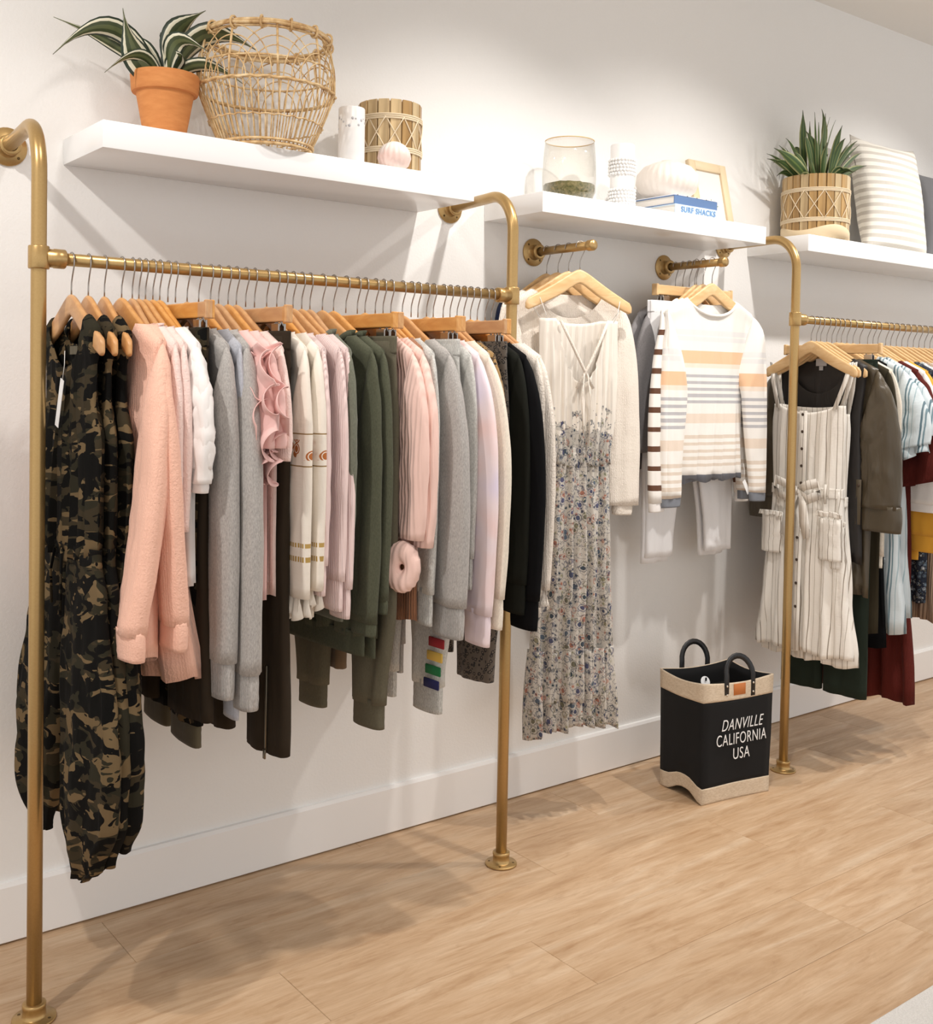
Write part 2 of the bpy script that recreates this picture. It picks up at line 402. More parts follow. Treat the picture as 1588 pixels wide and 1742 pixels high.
def floral(name, base, cols, scale, dark=(66, 70, 84), lace_z=None):
    t = NT(name); v = t.map()
    dn = t.noise(v, 30, 2); add = t.n('VectorMath', operation='ADD'); sc = t.n('VectorMath', operation='SCALE')
    t.l(dn.outputs['Color'], sc.inputs[0]); sc.inputs['Scale'].default_value = 0.012; t.l(v, add.inputs[0]); t.l(sc.outputs[0], add.inputs[1])
    a = t.vor(add.outputs[0], scale); b = t.vor(add.outputs[0], scale * 2.4)
    hue = t.sep(a.outputs['Color']); hue2 = t.sep(b.outputs['Color'])
    ca = t.ramp(hue[0], [(i / len(cols), q) for i, q in enumerate(cols)], 'CONSTANT')
    ring = t.ramp(a.outputs['Distance'], [(0, (255, 255, 255)), (0.25, (0, 0, 0)), (0.34, (210, 210, 210)), (0.43, (0, 0, 0))], 'CONSTANT')
    cb = t.ramp(hue2[1], [(0, base), (0.2, dark), (0.4, cols[1]), (0.55, base), (0.7, cols[2]), (0.85, (150, 148, 120))], 'CONSTANT')
    small = t.ramp(b.outputs['Distance'], [(0, (255, 255, 255)), (0.3, (0, 0, 0)), (0.4, (200, 200, 200)), (0.48, (0, 0, 0))], 'CONSTANT')
    c = t.mix(small, base, cb); c = t.mix(ring, c, ca)
    vine = t.wave(v, 18, 'DIAGONAL', 14, 2.5); c = t.mix(t.math('MULTIPLY', t.math('GREATER_THAN', vine.outputs[0], 0.93), 0.7), c, dark)
    if lace_z:
        z = t.sep(v)[2]; f = t.math('DIVIDE', t.math('SUBTRACT', z, lace_z[1]), lace_z[0] - lace_z[1])
        edge = t.math('GREATER_THAN', t.math('ADD', f, t.math('MULTIPLY', t.noise(v, 26, 3, 0.6).outputs[0], 1.3)), 1.12)
        c = t.mix(edge, c, (233, 225, 214))
    bb = t.bump(t.noise(t.map((16, 16, 5)), 1, 2, 0.5, 1).outputs[0], 0.35, 0.012)
    MAT[name] = t.done(c, 0.9, 0, bb)
floral('paisley', (196, 190, 181), [(84, 86, 116), (62, 74, 84), (170, 116, 98), (110, 106, 88), (92, 104, 118), (140, 134, 108), (70, 76, 100)], 31, lace_z=(-0.36, -0.62))
floral('navy_floral', (34, 42, 58), [(190, 200, 206), (120, 140, 156), (40, 52, 70), (210, 214, 212)], 60, (20, 26, 40))
floral('white_floral', (226, 228, 228), [(70, 92, 110), (120, 140, 150), (180, 190, 194), (60, 74, 90)], 64, (60, 78, 96))
def embroidered(name):
    t = NT(name); c3 = t.sep(t.map()); z = c3[2]; x = c3[0]
    base = (238, 229, 216); c = base
    def bandmask(z0, z1): return t.math('MULTIPLY', t.math('LESS_THAN', z, z0), t.math('GREATER_THAN', z, z1))
    c = t.mix(bandmask(-0.300, -0.303), base, (150, 122, 80)); c = t.mix(bandmask(-0.372, -0.375), c, (150, 122, 80))
    v = t.vor(t.map((1, 1, 1)), 34); fl_ = t.ramp(v.outputs['Distance'], [(0, (255, 255, 255)), (0.3, (0, 0, 0)), (0.36, (255, 255, 255)), (0.46, (0, 0, 0))], 'CONSTANT')
    c = t.mix(t.math('MULTIPLY', bandmask(-0.315, -0.36), fl_), c, (178, 104, 52))
    tri = t.wave(t.map(), 40, 'X', 0, 1, 'TRI'); dash = t.math('GREATER_THAN', tri.outputs[0], 0.35)
    c = t.mix(t.math('MULTIPLY', bandmask(-0.545, -0.555), dash), c, (186, 154, 88)); c = t.mix(t.math('MULTIPLY', bandmask(-0.575, -0.587), dash), c, (178, 146, 80))
    b = t.bump(t.noise(t.map((30, 30, 120)), 1, 3, 0.6).outputs[0], 0.3, 0.002); b = t.bump(t.noise(t.map((18, 18, 6)), 1, 3, 0.5, 1).outputs[0], 0.4, 0.01, b)
    MAT[name] = t.done(c, 0.92, 0, b)
embroidered('embroidered')
def tiedye(name, a, b, c):
    t = NT(name); n1 = t.noise(t.map(), 6, 2, 0.5); col = t.ramp(n1.outputs[0], [(0.3, a), (0.5, b), (0.7, c)])
    MAT[name] = t.done(col, 0.92, 0, t.bump(t.noise(t.map((14, 14, 5)), 1, 2, 0.5, 1).outputs[0], 0.3, 0.012), Sheen_Weight=0.2)
tiedye('lilac_dye', (226, 214, 232), (238, 220, 222), (242, 206, 200))
cloth('pink_gauze', (244, 194, 172), crinkle=0.28, wr=0.4)
cloth('pale_pink', (240, 214, 206), crinkle=0.3)
cloth('white_cotton', (242, 238, 235), wr=0.5)
cloth('grey_heather', (170, 166, 162), heather=0.10)
cloth('grey_heather_dark', (138, 138, 138), heather=0.16)
cloth('grey_light', (196, 195, 190), heather=0.1)
cloth('grey_rib', (176, 172, 168), heather=0.1, rib=95)
cloth('grey_rib_light', (198, 197, 192), heather=0.12, rib=95)
cloth('grey_blue', (176, 178, 186), heather=0.06)
cloth('ruffle_pink', (238, 196, 190))
cloth('cream', (232, 222, 206), heather=0.05)
cloth('cream_blouse', (234, 224, 212), crinkle=0.4)
cloth('rib_pink', (236, 212, 208), rib=62)
cloth('olive_denim', (82, 84, 68), heather=0.08, wr=0.4, sheen=0.04)
cloth('olive_grey', (110, 112, 98), heather=0.08)
cloth('olive_jogger', (100, 95, 79), heather=0.05, sheen=0.04)
cloth('dark_olive', (58, 52, 39), wr=0.4, sheen=0.02)
cloth('dark_brown', (51, 42, 32), wr=0.4, sheen=0.02)
cloth('brown_taupe', (122, 102, 80))
cloth('rust_brown', (176, 126, 96), rib=50)
cloth('blush', (242, 206, 194), rib=26, wr=0.4)
cloth('black_cloth', (12, 12, 14), sheen=0.0)
cloth('black_olive', (29, 30, 25), sheen=0.0)
cloth('navy_cloth', (20, 25, 44), sheen=0.02)
cloth('charcoal_grey', (136, 133, 134), heather=0.06)
cloth('white_denim', (238, 237, 238), wr=0.35)
cloth('satin_olive', (80, 70, 54), rough=0.32, wr=0.7, sheen=0.0)
cloth('satin_black', (27, 22, 19), rough=0.5, wr=0.5, sheen=0.0)
cloth('maroon', (90, 34, 28), crinkle=0.3, wr=0.4, sheen=0.03)
cloth('mustard', (226, 166, 62), wr=0.3)
cloth('taupe_pleat', (176, 152, 130), rib=36)
cloth('dark_green', (38, 46, 38), wr=0.3, sheen=0.02)
cloth('camo_patch', (92, 84, 66))
simple('button_dark', (70, 54, 42), 0.35); simple('button_white', (236, 230, 224), 0.3)
simple('tag_white', (246, 246, 246), 0.5); simple('tag_grey', (190, 190, 192), 0.5); simple('thread', (235, 232, 226), 0.6)
simple('zip_metal', (120, 112, 98), 0.35, 0.9); simple('clear_plastic', (226, 226, 226), 0.15)
for nm, c_ in (('band_red', (150, 34, 40)), ('band_yellow', (220, 182, 84)), ('band_green', (26, 110, 62)), ('band_blue', (32, 34, 84))): simple(nm, c_, 0.85)

# ------------------------------------------------------------------ hangers
def hz(x):    # height of a hanger's top edge over its half width, from the neck
    a = abs(x) / 0.21
    return -0.004 - 0.122 * (math.sqrt(a * a + 0.012) - 0.11) - 0.006 * math.sin(min(a, 1) * PI)
def hanger_body_mesh():
    rings = []; N = 40
    for i in range(N + 1):
        x = -0.192 + 0.384 * i / N; a = abs(x) / 0.192
        top = hz(x) - 0.004; h = 0.044 - 0.015 * a; th = 0.0065
        e = 1.0 if i not in (0, N) else 0.55
        yb = -0.003 * a * a
        # slope-aware thickness so that the arm keeps an even width
        sl = 1 + 0.25 * min(1, a * 3)
        ring = []
        for k in range(12):
            ang = 2 * PI * k / 12; cy, cz = math.cos(ang), math.sin(ang)
            sy = math.copysign(abs(cy) ** 0.5, cy); sz = math.copysign(abs(cz) ** 0.5, cz)
            ring.append(Vector((x, yb + sy * th * e, top - h * sl * 0.5 + sz * h * sl * 0.5 * e)))
        rings.append(ring)
    V, F = loft(rings, True, True, True)
    me = bpy.data.meshes.new('wooden_body'); me.from_pydata([tuple(v) for v in V], [], F); me.shade_smooth(); me.materials.append(MAT['hanger']); return me
def hook_mesh(r):
    zc = 0.065; R = r + 0.0026
    P = [(0, 0, -0.012), (0, 0, 0.004), (0.001, 0, 0.018), (0.007, 0, 0.034), (R * 0.93, 0, 0.05)]
    for k in range(0, 11):
        a = PI * k / 10 * 1.12 - 0.1
        P.append((R * math.cos(a), 0, zc + R * math.sin(a)))
    V, F = tube(P, 0.0016, 7)
    me = bpy.data.meshes.new('hook'); me.from_pydata([tuple(v) for v in V], [], F); me.shade_smooth(); me.materials.append(MAT['steel']); return me
def clip_bar_mesh():
    V, F = join(box(-0.195, 0.195, -0.0065, 0.0065, -0.052, -0.018, 0.003, 2), box(-0.199, -0.188, -0.0085, 0.0085, -0.055, -0.015, 0.002, 1), box(0.188, 0.199, -0.0085, 0.0085, -0.055, -0.015, 0.002, 1))
    me = bpy.data.meshes.new('wooden_bar'); me.from_pydata([tuple(v) for v in V], [], F); me.materials.append(MAT['hanger']); return me
def clip_mesh():
    V, F = join(box(-0.016, 0.016, -0.009, -0.006, -0.098, -0.056, 0.001, 1), box(-0.016, 0.016, 0.006, 0.009, -0.098, -0.056, 0.001, 1),
                tube([(-0.012, -0.006, -0.062), (-0.012, 0, -0.052), (-0.012, 0.006, -0.062)], 0.0016, 6), tube([(0.012, -0.006, -0.062), (0.012, 0, -0.052), (0.012, 0.006, -0.062)], 0.0016, 6))
    me = bpy.data.meshes.new('clip'); me.from_pydata([tuple(v) for v in V], [], F); me.materials.append(MAT['steel']); return me
HB, HK, CB, CL = hanger_body_mesh(), hook_mesh(ROD_R), clip_bar_mesh(), clip_mesh()
def pale(me):
    m2 = me.copy(); m2.materials[0] = MAT['hanger_pale']; return m2
HBP, CBP = pale(HB), pale(CB)
def hanger(loc, rz, label, group, clips=False, tilt=0, palew=False):
    h = empty('clip_hanger' if clips else 'wooden_hanger', loc, rz, label, 'hanger', group)
    h.rotation_euler = (0, tilt, rz)
    if clips:
        link('wooden_bar', CBP if palew else CB, h)
        for s in (-1, 1):
            c = link('clip', CL, h); c.location.x = s * 0.15
    else: link('wooden_body', HBP if palew else HB, h)
    link('hook', HK, h)
    return h

# ------------------------------------------------------------------ garment builders
# local frame: x = across the shoulders, -y = front, z = 0 at the hanger neck, hanging down to negative z
def body_part(parent, mat, L, hw, neck=0.13, nF=0.05, nB=0.015, T=0.014, A=0.006, folds=7, seed=0, sway=0.0, hem=None, N=30, M=30, name='body', strap=None, z0=None, hemcurve=0.0, gather=0, front_open=False, yoff=0.0):
    """two cloth sheets joined at the shoulders and side seams; hw = [(depth, half width)...], L = depth of the hem below the neck"""
    rnd = random.Random(seed); ph = [rnd.uniform(0, 6.28) for _ in range(8)]
    V = []; idx = {}
    ws = hw[0][1]
    for side in (0, 1):
        for j in range(M + 1):
            t = (j / M) ** (1.6 if z0 is None else 1.0)
            for i in range(N + 1):
                u = -1 + 2 * i / N
                xt = u * ws
                if z0 is None:
                    if abs(xt) < neck:
                        zt = hz(neck) + 0.005 - (nF if side == 0 else nB) * (1 - (abs(xt) / neck) ** 2.2) ** 0.75
                    else: zt = hz(xt) + 0.005
                else: zt = z0 - (nF if side == 0 else nB) * max(0, 1 - (abs(xt) / max(neck, 1e-3)) ** 2.2)
                zb = -L - hemcurve * (1 - u * u) + (0.006 * math.sin(u * 9 + ph[5]))
                z = zt + (zb - zt) * t
                d = -z
                W = interp(hw, max(0, t * L))
                x = u * W
                g = sm(0.02, L, d)
                prof_ = max(0.0, 1 - abs(u) ** 3) ** 0.5
                th = (T * (0.55 + 0.45 * g)) * prof_
                if z0 is None and d < 0.2 and abs(u) < 0.999: th = max(th, 0.0138 * (1 - sm(0.1, 0.2, d)))
                if z0 is None and abs(xt) >= neck: th *= min(1, (t * (L + zt)) / 0.014) ** 0.5 if t > 0 else 0
                s_ = -1 if side == 0 else 1
                f = A * g * (0.65 * math.sin(folds * PI * u + ph[side] + 1.4 * math.sin(d * 4 + ph[2])) + 0.5 * math.sin(folds * 1.7 * PI * u + ph[3 + side] + d * 3) + 0.7 * nz3(u * 3 + seed, d * 5, side * 9.1 + seed * 0.7))
                if gather: f += gather * math.sin(folds * 6 * u + ph[4]) * (1 - g)
                V.append(Vector((x + 0.4 * A * g * nz3(u * 2, d * 4, seed + 5.5), yoff + s_ * th + f * (1 if abs(u) < 1 else 0.8) + sway * d * d, z)))
    F = []; n1 = (M + 1) * (N + 1)
    for side in (0, 1):
        for j in range(M):
            for i in range(N):
                a = side * n1 + j * (N + 1) + i
                q = (a, a + N + 1, a + N + 2, a + 1)
                F.append(q if side == 0 else q[::-1])
    # weld the side seams and shoulder seams: average the matching edge vertices
    for j in range(M + 1):
        for i in range(N + 1):
            u = -1 + 2 * i / N
            sh = (j == 0 and z0 is None and abs(u * ws) >= neck)
            if i in (0, N) or sh:
                a = j * (N + 1) + i; b = n1 + a
                mid = (V[a] + V[b]) / 2
                V[a] = mid; V[b] = mid.copy()
    return mk(name, V, F, mat, parent, solid=0.0018, merge=1e-5)

def bez(P, t):
    P = [Vector(p) for p in P]
    while len(P) > 1: P = [a.lerp(b, t) for a, b in zip(P, P[1:])]
    return P[0]
def flat_tube(O, I, thick, mat, parent, name, seed=0, M=30, S=24, wr=0.004, yfun=None, cap1=False, wf=1.0, pleat=0.0, pm=5):
    """tube between an outer and an inner edge curve (functions of s in 0..1 giving (x, z)); thick(s) = half thickness along y"""
    rings = []
    for j in range(M + 1):
        s = j / M; o = O(s); i = I(s); c = (o + i) / 2; h = (o - i) / 2; th = thick(s); y0 = yfun(s) if yfun else 0
        ring = []
        for k in range(S):
            a = 2 * PI * k / S; ca, sa = math.cos(a), math.sin(a)
            sa2 = math.copysign(abs(sa) ** 0.75, sa)
            nzv = nz3(ca * 1.6 + seed * 1.3, sa * 1.6, s * 7 * wf + seed) * 0.7 + nz3(ca * 3.5 + seed, sa * 3.5 + 4, s * 13 * wf) * 0.45
            wv = 1 + (wr / max(th, 0.004)) * nzv * min(1, s * 5)
            if pleat:
                pv = math.sin(pm * a + seed * 1.7 + 1.3 * math.sin(3.1 * s + seed)) * 0.6 + math.sin((pm * 2 + 1) * a + seed * 0.9 + 2.2 * s) * 0.4
                wv += pleat * (abs(pv) ** 0.7 * (1 if pv > 0 else -1.25)) * sm(0.06, 0.4, s)
            hx = 1 + 0.5 * (wr / max(h.length, 0.01)) * nzv * min(1, s * 5)
            p = c + h * (ca * hx)
            ring.append(Vector((p.x, y0 + sa2 * th * wv, p.y)))
        rings.append(ring)
    V, F = loft(rings, True, False, cap1)
    return mk(name, V, F, mat, parent, solid=0.0016)

def sleeve_part(parent, side, mat, ws, wch, zc, w0=0.085, w1=0.045, out=0.0, th0=0.016, th1=0.013, seed=0, wr=0.004, yo=-0.008, ysw=0.0, cuff=None, M=30, arm=0.17, cx=None, pleat=0.13, slant=0.0):
    """long or short sleeve hanging beside the body; zc = local z of its end"""
    zs = hz(ws) + 0.002
    cx = (ws - 0.012 + out) if cx is None else cx
    e_o = Vector((cx + w1, zc + slant)); e_i = Vector((cx - w1, zc + 0.004 - slant))
    mid_o = Vector((max(ws + 0.026, cx + w0 * 0.95), zs - 0.11)); len_ = zs - zc
    def O(s):
        p = bez([(ws - 0.004, zs), (ws + 0.022, zs - 0.02), tuple(mid_o), tuple(e_o + (mid_o - e_o) * 0.45), tuple(e_o)], s); return Vector((side * p.x, p.y))
    st_i = Vector((wch - 0.03, zs - arm if arm < len_ * 0.9 else zs - len_ * 0.8))
    def I(s):
        p = bez([tuple(st_i), tuple(st_i + (e_i - st_i) * 0.3 + Vector((-0.012, 0))), tuple(st_i + (e_i - st_i) * 0.7), tuple(e_i)], s); return Vector((side * p.x, p.y))
    sl = flat_tube(O, I, lambda s: 0.004 + (th0 - 0.004) * min(1, s * 6) ** 0.6 + (th1 - th0) * s, mat, parent, 'sleeve', seed, M, 32, wr, (lambda s: yo * min(1, s * 4) + ysw * s * s), pleat=pleat, pm=4)
    if cuff:
        cm, ch, cw = cuff
        y1 = yo + ysw
        def Oc(s): return Vector((side * (cx + w1 * (cw + 0.06 * math.sin(s * PI))), zc + 0.012 - (ch + 0.012) * s))
        def Ic(s): return Vector((side * (cx - w1 * (cw + 0.06 * math.sin(s * PI))), zc + 0.014 - (ch + 0.012) * s))
        flat_tube(Oc, Ic, lambda s: th1 * 0.85, cm, sl, 'cuff', seed + 3, 8, 24, 0.0012, lambda s: y1)
    return sl
def band_part(parent, mat, hwid, z_top, z_bot, T, seed=0, name='hem_band', wob=0.003, yoff=0.0):
    return flat_tube(lambda s: Vector((hwid, z_top + (z_bot - z_top) * s)), lambda s: Vector((-hwid, z_top + (z_bot - z_top) * s)), lambda s: T, mat, parent, name, seed, 8, 40, wob, lambda s: yoff)
def collar_part(parent, mat, neck, z, h=0.03, T=0.012):
    h *= 0.55; z -= 0.004
    rings = []
    for j in range(5):
        s = j / 4; ring = []
        for k in range(28):
            a = 2 * PI * k / 28
            x = (neck + 0.012 * math.sin(s * PI)) * math.cos(a); y = (T + 0.01 * s) * math.sin(a)
            dip = 0.05 * max(0, -math.sin(a)) ** 1.5 * (1 - (x / neck) ** 2 if abs(x) < neck else 0)
            ring.append(Vector((x, y, z - dip + h * (0.2 + math.sin(s * PI * 0.8)) - (0.012 if j == 4 else 0))))
        rings.append(ring)
    return mk('collar', *loft(rings), mat, parent, solid=0.002)
def price_tag(parent, x, y, z, w=0.026, h=0.09, rot=0.25, mat='tag_white'):
    V, F = box(-w / 2, w / 2, -0.0006, 0.0006, -h, 0)
    M = Matrix.Translation((x, y, z)) @ Matrix.Rotation(rot, 4, 'Y')
    o = mk('price_tag', *xf((V, F), M), mat, parent, smooth=False)
    mk('tag_string', *tube([(x, y, z - 0.003), (x + 0.006, y + 0.002, z + 0.03), (x + 0.002, y + 0.004, z + 0.06)], 0.0008, 5), 'thread', o)
    return o
def buttons(parent, x, y, zs, r=0.0055, mat='button_dark'):
    for z in zs:
        V, F = xf(lathe([(0.0001, 0.002), (r * 0.75, 0.002), (r, 0.0012), (r, 0), (0.0001, 0)], 12), Matrix.Translation((x, y, z)) @ Matrix.Rotation(PI / 2, 4, 'X'))
        mk('button', V, F, mat, parent)
def ruffle_part(parent, mat, path, width, amp, waves, seed=0, name='ruffle'):
    """frilled strip: inner edge follows path [(x,y,z)], outer edge waves"""
    rnd = random.Random(seed); n = 70; P = [Vector(p) for p in path]; V = []
    def at(t):
        f = t * (len(P) - 1); k = min(int(f), len(P) - 2); return P[k].lerp(P[k + 1], f - k), (P[k + 1] - P[k]).normalized()
    for i in range(n + 1):
        t = i / n; c, tg = at(t); side = tg.cross(Vector((0, 1, 0))).normalized()
        for k in range(5):
            q = k / 4; a = waves * 2 * PI * t + 0.6 * math.sin(5 * t + seed)
            V.append(c + side * (width * q * (1 + 0.15 * math.sin(a * 0.5 + seed))) + Vector((0, amp * q * math.sin(a), 0)) + tg * (amp * 0.8 * q * math.cos(a)))
    F = [(i * 5 + k, i * 5 + k + 1, i * 5 + k + 6, i * 5 + k + 5) for i in range(n) for k in range(4)]
    return mk(name, V, F, mat, parent, solid=0.0015)

GN = [0]
def garment(name, label, cat, group, x, y, zp, rz, short, clips=False, hgroup=None, hang=True, palew=False):
    GN[0] += 1
    if hang: hanger((x, y, zp), rz, 'wooden %shanger holding the %s' % ('clip ' if clips else '', short), hgroup, clips, palew=palew)
    return empty(name, (x, y, zp), rz, label, cat, group)

def trousers(r, mat, Lz, w=0.19, leg0=0.1, leg1=0.075, T=0.016, seed=0, cuffmat=None, cuffh=0.06, band='self', wr=0.005, spread=0.0, jog=False, zw=-0.085, crotch=0.27, flare=None):
    """waist clipped at z = zw, hem at local z = -Lz"""
    for s in (-1, 1):
        zh = -Lz + (cuffh if cuffmat else 0)
        def O(q):
            z = zw + (zh - zw) * q; d = zw - z
            W = interp([(0, w), (0.2, w * 1.04), (0.45, w * 0.96 + spread * 0.4), (Lz + zw, (w * 0.5 + leg1 + spread))], d)
            if jog: W = interp([(0, w), (0.2, w * 1.08), (Lz * 0.6, w * 1.0 + spread), (zw - zh, w * 0.5 + leg1 * 0.8 + spread)], d)
            return Vector((s * W, z))
        def I(q):
            z = zw + (zh - zw) * q; d = zw - z
            W = interp([(0, 0.002), (crotch, 0.002), (crotch + 0.08, 0.012), (Lz + zw, max(0.004, w * 0.5 - leg1 + spread))], d)
            if jog: W = interp([(0, 0.002), (crotch, 0.002), (crotch + 0.1, 0.01), (zw - zh, max(0.004, w * 0.5 - leg1 * 0.8 + spread))], d)
            return Vector((s * W, z))
        lg = flat_tube(O, I, lambda q: T * (0.75 + 0.3 * q), mat, r, 'leg', seed + s, 34, 36, wr, pleat=0.2, pm=4)
        if cuffmat:
            o, i = O(1), I(1); c = (o.x + i.x) / 2; hh = abs(o.x - i.x) / 2
            flat_tube(lambda q: Vector((c + s * hh * 0.9, zh + 0.01 - (cuffh + 0.01) * q)), lambda q: Vector((c - s * hh * 0.9, zh + 0.01 - (cuffh + 0.01) * q)), lambda q: T * 0.85, cuffmat, lg, 'cuff', seed, 8, 24, 0.0015)
    wb = band_part(r, mat if band == 'self' else band, w + 0.003, zw + 0.012, zw - 0.03, T * 0.8 + 0.002, seed, 'waistband', 0.001)
    return wb

# ------------------------------------------------------------------ clothes on the long rack
R90 = -PI / 2
ZP = ZR - 0.065
HG1 = 'wooden hangers on the long gold rack'; HG3 = 'wooden hangers on the right gold rack'; HGW = 'wooden hangers on the wall bars'
rj = random.Random(11)
def rodg(name, label, cat, group, x, short, clips=False, hg=HG1, rot=None, palew=False):
    a = R90 + (rj.uniform(-0.07, 0.07) if rot is None else rot)
    return garment(name, label, cat, group, x, YR, ZP, a, short, clips, hg, palew=palew)
SP = dict(T=0.011, A=0.005)

def jumpsuit(x, label, short, seed, tagged=False, L=1.19, rot=0.0, bulge=0.0):
    r = rodg('camouflage_jumpsuit', label, 'jumpsuit', 'camouflage jumpsuits', x, short, rot=rot)
    body_part(r, 'camo', 0.56, [(0, 0.158), (0.06, 0.15), (0.18, 0.145), (0.28, 0.18), (0.5, 0.175), (0.56, 0.165)], neck=0.105, nF=0.11, nB=0.06, T=0.018, A=0.011, folds=9, seed=seed)
    band_part(r, 'camo', 0.172, -0.535, -0.575, 0.019, seed, 'waistband', 0.004)
    for s in (-1, 1):
        Oc = [(0, 0.165), (0.08, 0.20), (0.38, 0.262 + bulge), (0.5, 0.262 + bulge), (0.6, 0.215), (L - 0.55, 0.15)]
        Ic = [(0, 0.002), (0.2, 0.002), (0.3, 0.012), (0.5, 0.03), (L - 0.55, 0.085)]
        drop = 0.03 if s > 0 else 0.0
        lg = flat_tube(lambda q: Vector((s * interp(Oc, q * (L - 0.55)), -0.55 - q * (L - 0.55 + drop))), lambda q: Vector((s * interp(Ic, q * (L - 0.55)), -0.55 - q * (L - 0.55 + drop))),
                       lambda q: interp([(0, 0.018), (0.5, 0.03), (0.85, 0.034), (1, 0.016)], q), 'camo', r, 'leg', seed + s * 2, 50, 48, 0.010, lambda q: -0.012 * q, True, pleat=0.26, pm=5)
        mk('ankle_loop', *tube([(s * 0.118, -0.015, -L - drop + 0.005), (s * 0.122, -0.03, -L - drop + 0.05), (s * 0.13, -0.03, -L - drop + 0.11)], 0.0012, 5), 'thread', lg)
    # drawstring at the waist
    mk('drawstring', *tube([(-0.02, -0.024, -0.55), (-0.03, -0.03, -0.60), (-0.022, -0.03, -0.67)], 0.003, 6), 'camo', r)
    mk('drawstring', *tube([(0.02, -0.024, -0.55), (0.034, -0.03, -0.61), (0.03, -0.03, -0.69)], 0.003, 6), 'camo', r)
    lab = mk('neck_label', *xf(box(-0.022, 0.022, -0.0008, 0.0008, -0.018, 0), Matrix.Translation((0, 0.006, -0.118))), 'camo_patch', r, smooth=False)
    if tagged: price_tag(r, 0.035, -0.03, -0.19, 0.020, 0.105, 0.32)
    return r
jumpsuit(0.757, 'camouflage jumpsuit with a white price tag next to the left gold pole', 'tagged camouflage jumpsuit', 3, True, rot=0.03, bulge=0.02)
jumpsuit(0.793, 'camouflage jumpsuit hanging second from the left gold pole', 'second camouflage jumpsuit', 9, rot=-0.02, L=1.16)
jumpsuit(0.828, 'camouflage jumpsuit hanging third, against the pink gauze shirts', 'third camouflage jumpsuit', 15, rot=-0.05, L=1.12)

def gauze_shirt(x, label, short, mat, seed, ysw=0.0, T=0.022, L=0.8, cuffz=-0.70, group='pink gauze shirts', rot=None, sway=0.0):
    r = rodg('gauze_shirt', label, 'shirt', group, x, short, rot=rot)
    body_part(r, mat, L, [(0, 0.205), (0.2, 0.195), (0.5, 0.21), (L, 0.225)], neck=0.125, nF=0.06, T=T * 1.2, A=0.015, folds=6, seed=seed, hemcurve=0.03, sway=sway)
    for s in (-1, 1):
        sleeve_part(r, s, mat, 0.212, 0.19, cuffz, 0.095, 0.056, 0.02, 0.026, 0.024, seed + s, 0.007, -0.012, ysw if s > 0 else 0, (mat, 0.05, 1.0))
    mk('placket', *box(-0.014, 0.014, -T - 0.012, -T - 0.008, -L + 0.02, -0.2, 0.001, 1), mat, r)
    buttons(r, 0, -T - 0.012, [-0.26 - 0.085 * k for k in range(6)], 0.005, 'button_white')
    mk('chest_pocket', *box(0.05, 0.125, -T - 0.01, -T - 0.006, -0.36, -0.25, 0.002, 1), mat, r)
    return r
gauze_shirt(0.866, 'salmon pink crinkled gauze shirt beside the camouflage jumpsuits', 'first salmon gauze shirt', 'pink_gauze', 21, -0.06, 0.036, rot=0.05, sway=-0.05, L=0.76)
gauze_shirt(0.890, 'salmon pink crinkled gauze shirt with the lowest hem', 'long salmon gauze shirt', 'pink_gauze', 25, 0.035, 0.040, L=0.81, cuffz=-0.69, rot=-0.06, sway=0.10)
def simple_top(name, label, cat, group, x, short, mat, L, hemw=0.2, zc=None, w0=0.075, w1=0.045, cuff=None, seed=0, neck=0.132, nF=0.05, T=0.011, A=0.005, folds=6, ws=0.212, wr=0.004, out=0.0, ysw=0.0, hemband=None, rot=None, hg=HG1, sway=0.0, smat=None, chest=None, th=0.0135, collar=None, palew=False):
    r = rodg(name, label, cat, group, x, short, hg=hg, rot=rot, palew=palew)
    ch = chest or ws - 0.015
    body_part(r, mat, L, [(0, ws), (0.22, ch), (L * 0.7, (ch + hemw) / 2), (L, hemw)], neck=neck, nF=nF, T=T, A=A, folds=folds, seed=seed, sway=sway)
    if hemband: band_part(r, hemband, hemw * 0.97, -L + 0.012, -L - 0.045, T * 0.95, seed, 'hem_band', 0.002, sway * L * L)
    if collar: collar_part(r, mat, neck * 0.98, hz(neck) - 0.002, collar)
    if zc is not None:
        for s in (-1, 1):
            sleeve_part(r, s, smat or mat, ws, ch, zc, w0, w1, out, th, th * 0.95, seed + s, wr, -0.006, ysw if s > 0 else ysw * 0.3, cuff)
    return r
simple_top('gauze_shirt', 'pale pink soft shirt tucked behind the salmon gauze shirts', 'shirt', 'pale pink shirts', 0.905, 'pale pink shirt by the salmon ones', 'pale_pink', 0.62, zc=-0.55, seed=31, collar=0.02)
simple_top('gauze_shirt', 'pale pink soft shirt touching the white cotton tops', 'shirt', 'pale pink shirts', 0.920, 'pale pink shirt by the white tops', 'pale_pink', 0.6, zc=-0.5, seed=33)
def puff_tee(x, label, short, seed, zc):
    r = simple_top('cotton_top', label, 'top', 'white cotton tops', x, short, 'white_cotton', 0.62, zc=None, seed=seed, T=0.013, A=0.008)
    for s in (-1, 1): sleeve_part(r, s, 'white_cotton', 0.205, 0.19, zc, 0.09, 0.06, 0.02, 0.024, 0.022, seed + s, 0.015, -0.004, 0.0, ('white_cotton', 0.02, 0.8), arm=0.15)
puff_tee(0.937, 'white cotton top with crumpled short sleeves, nearer the pink shirts', 'white top nearer the pink shirts', 37, -0.37)
puff_tee(0.953, 'white cotton top with crumpled short sleeves, nearer the dark trousers', 'white top nearer the dark trousers', 41, -0.40)

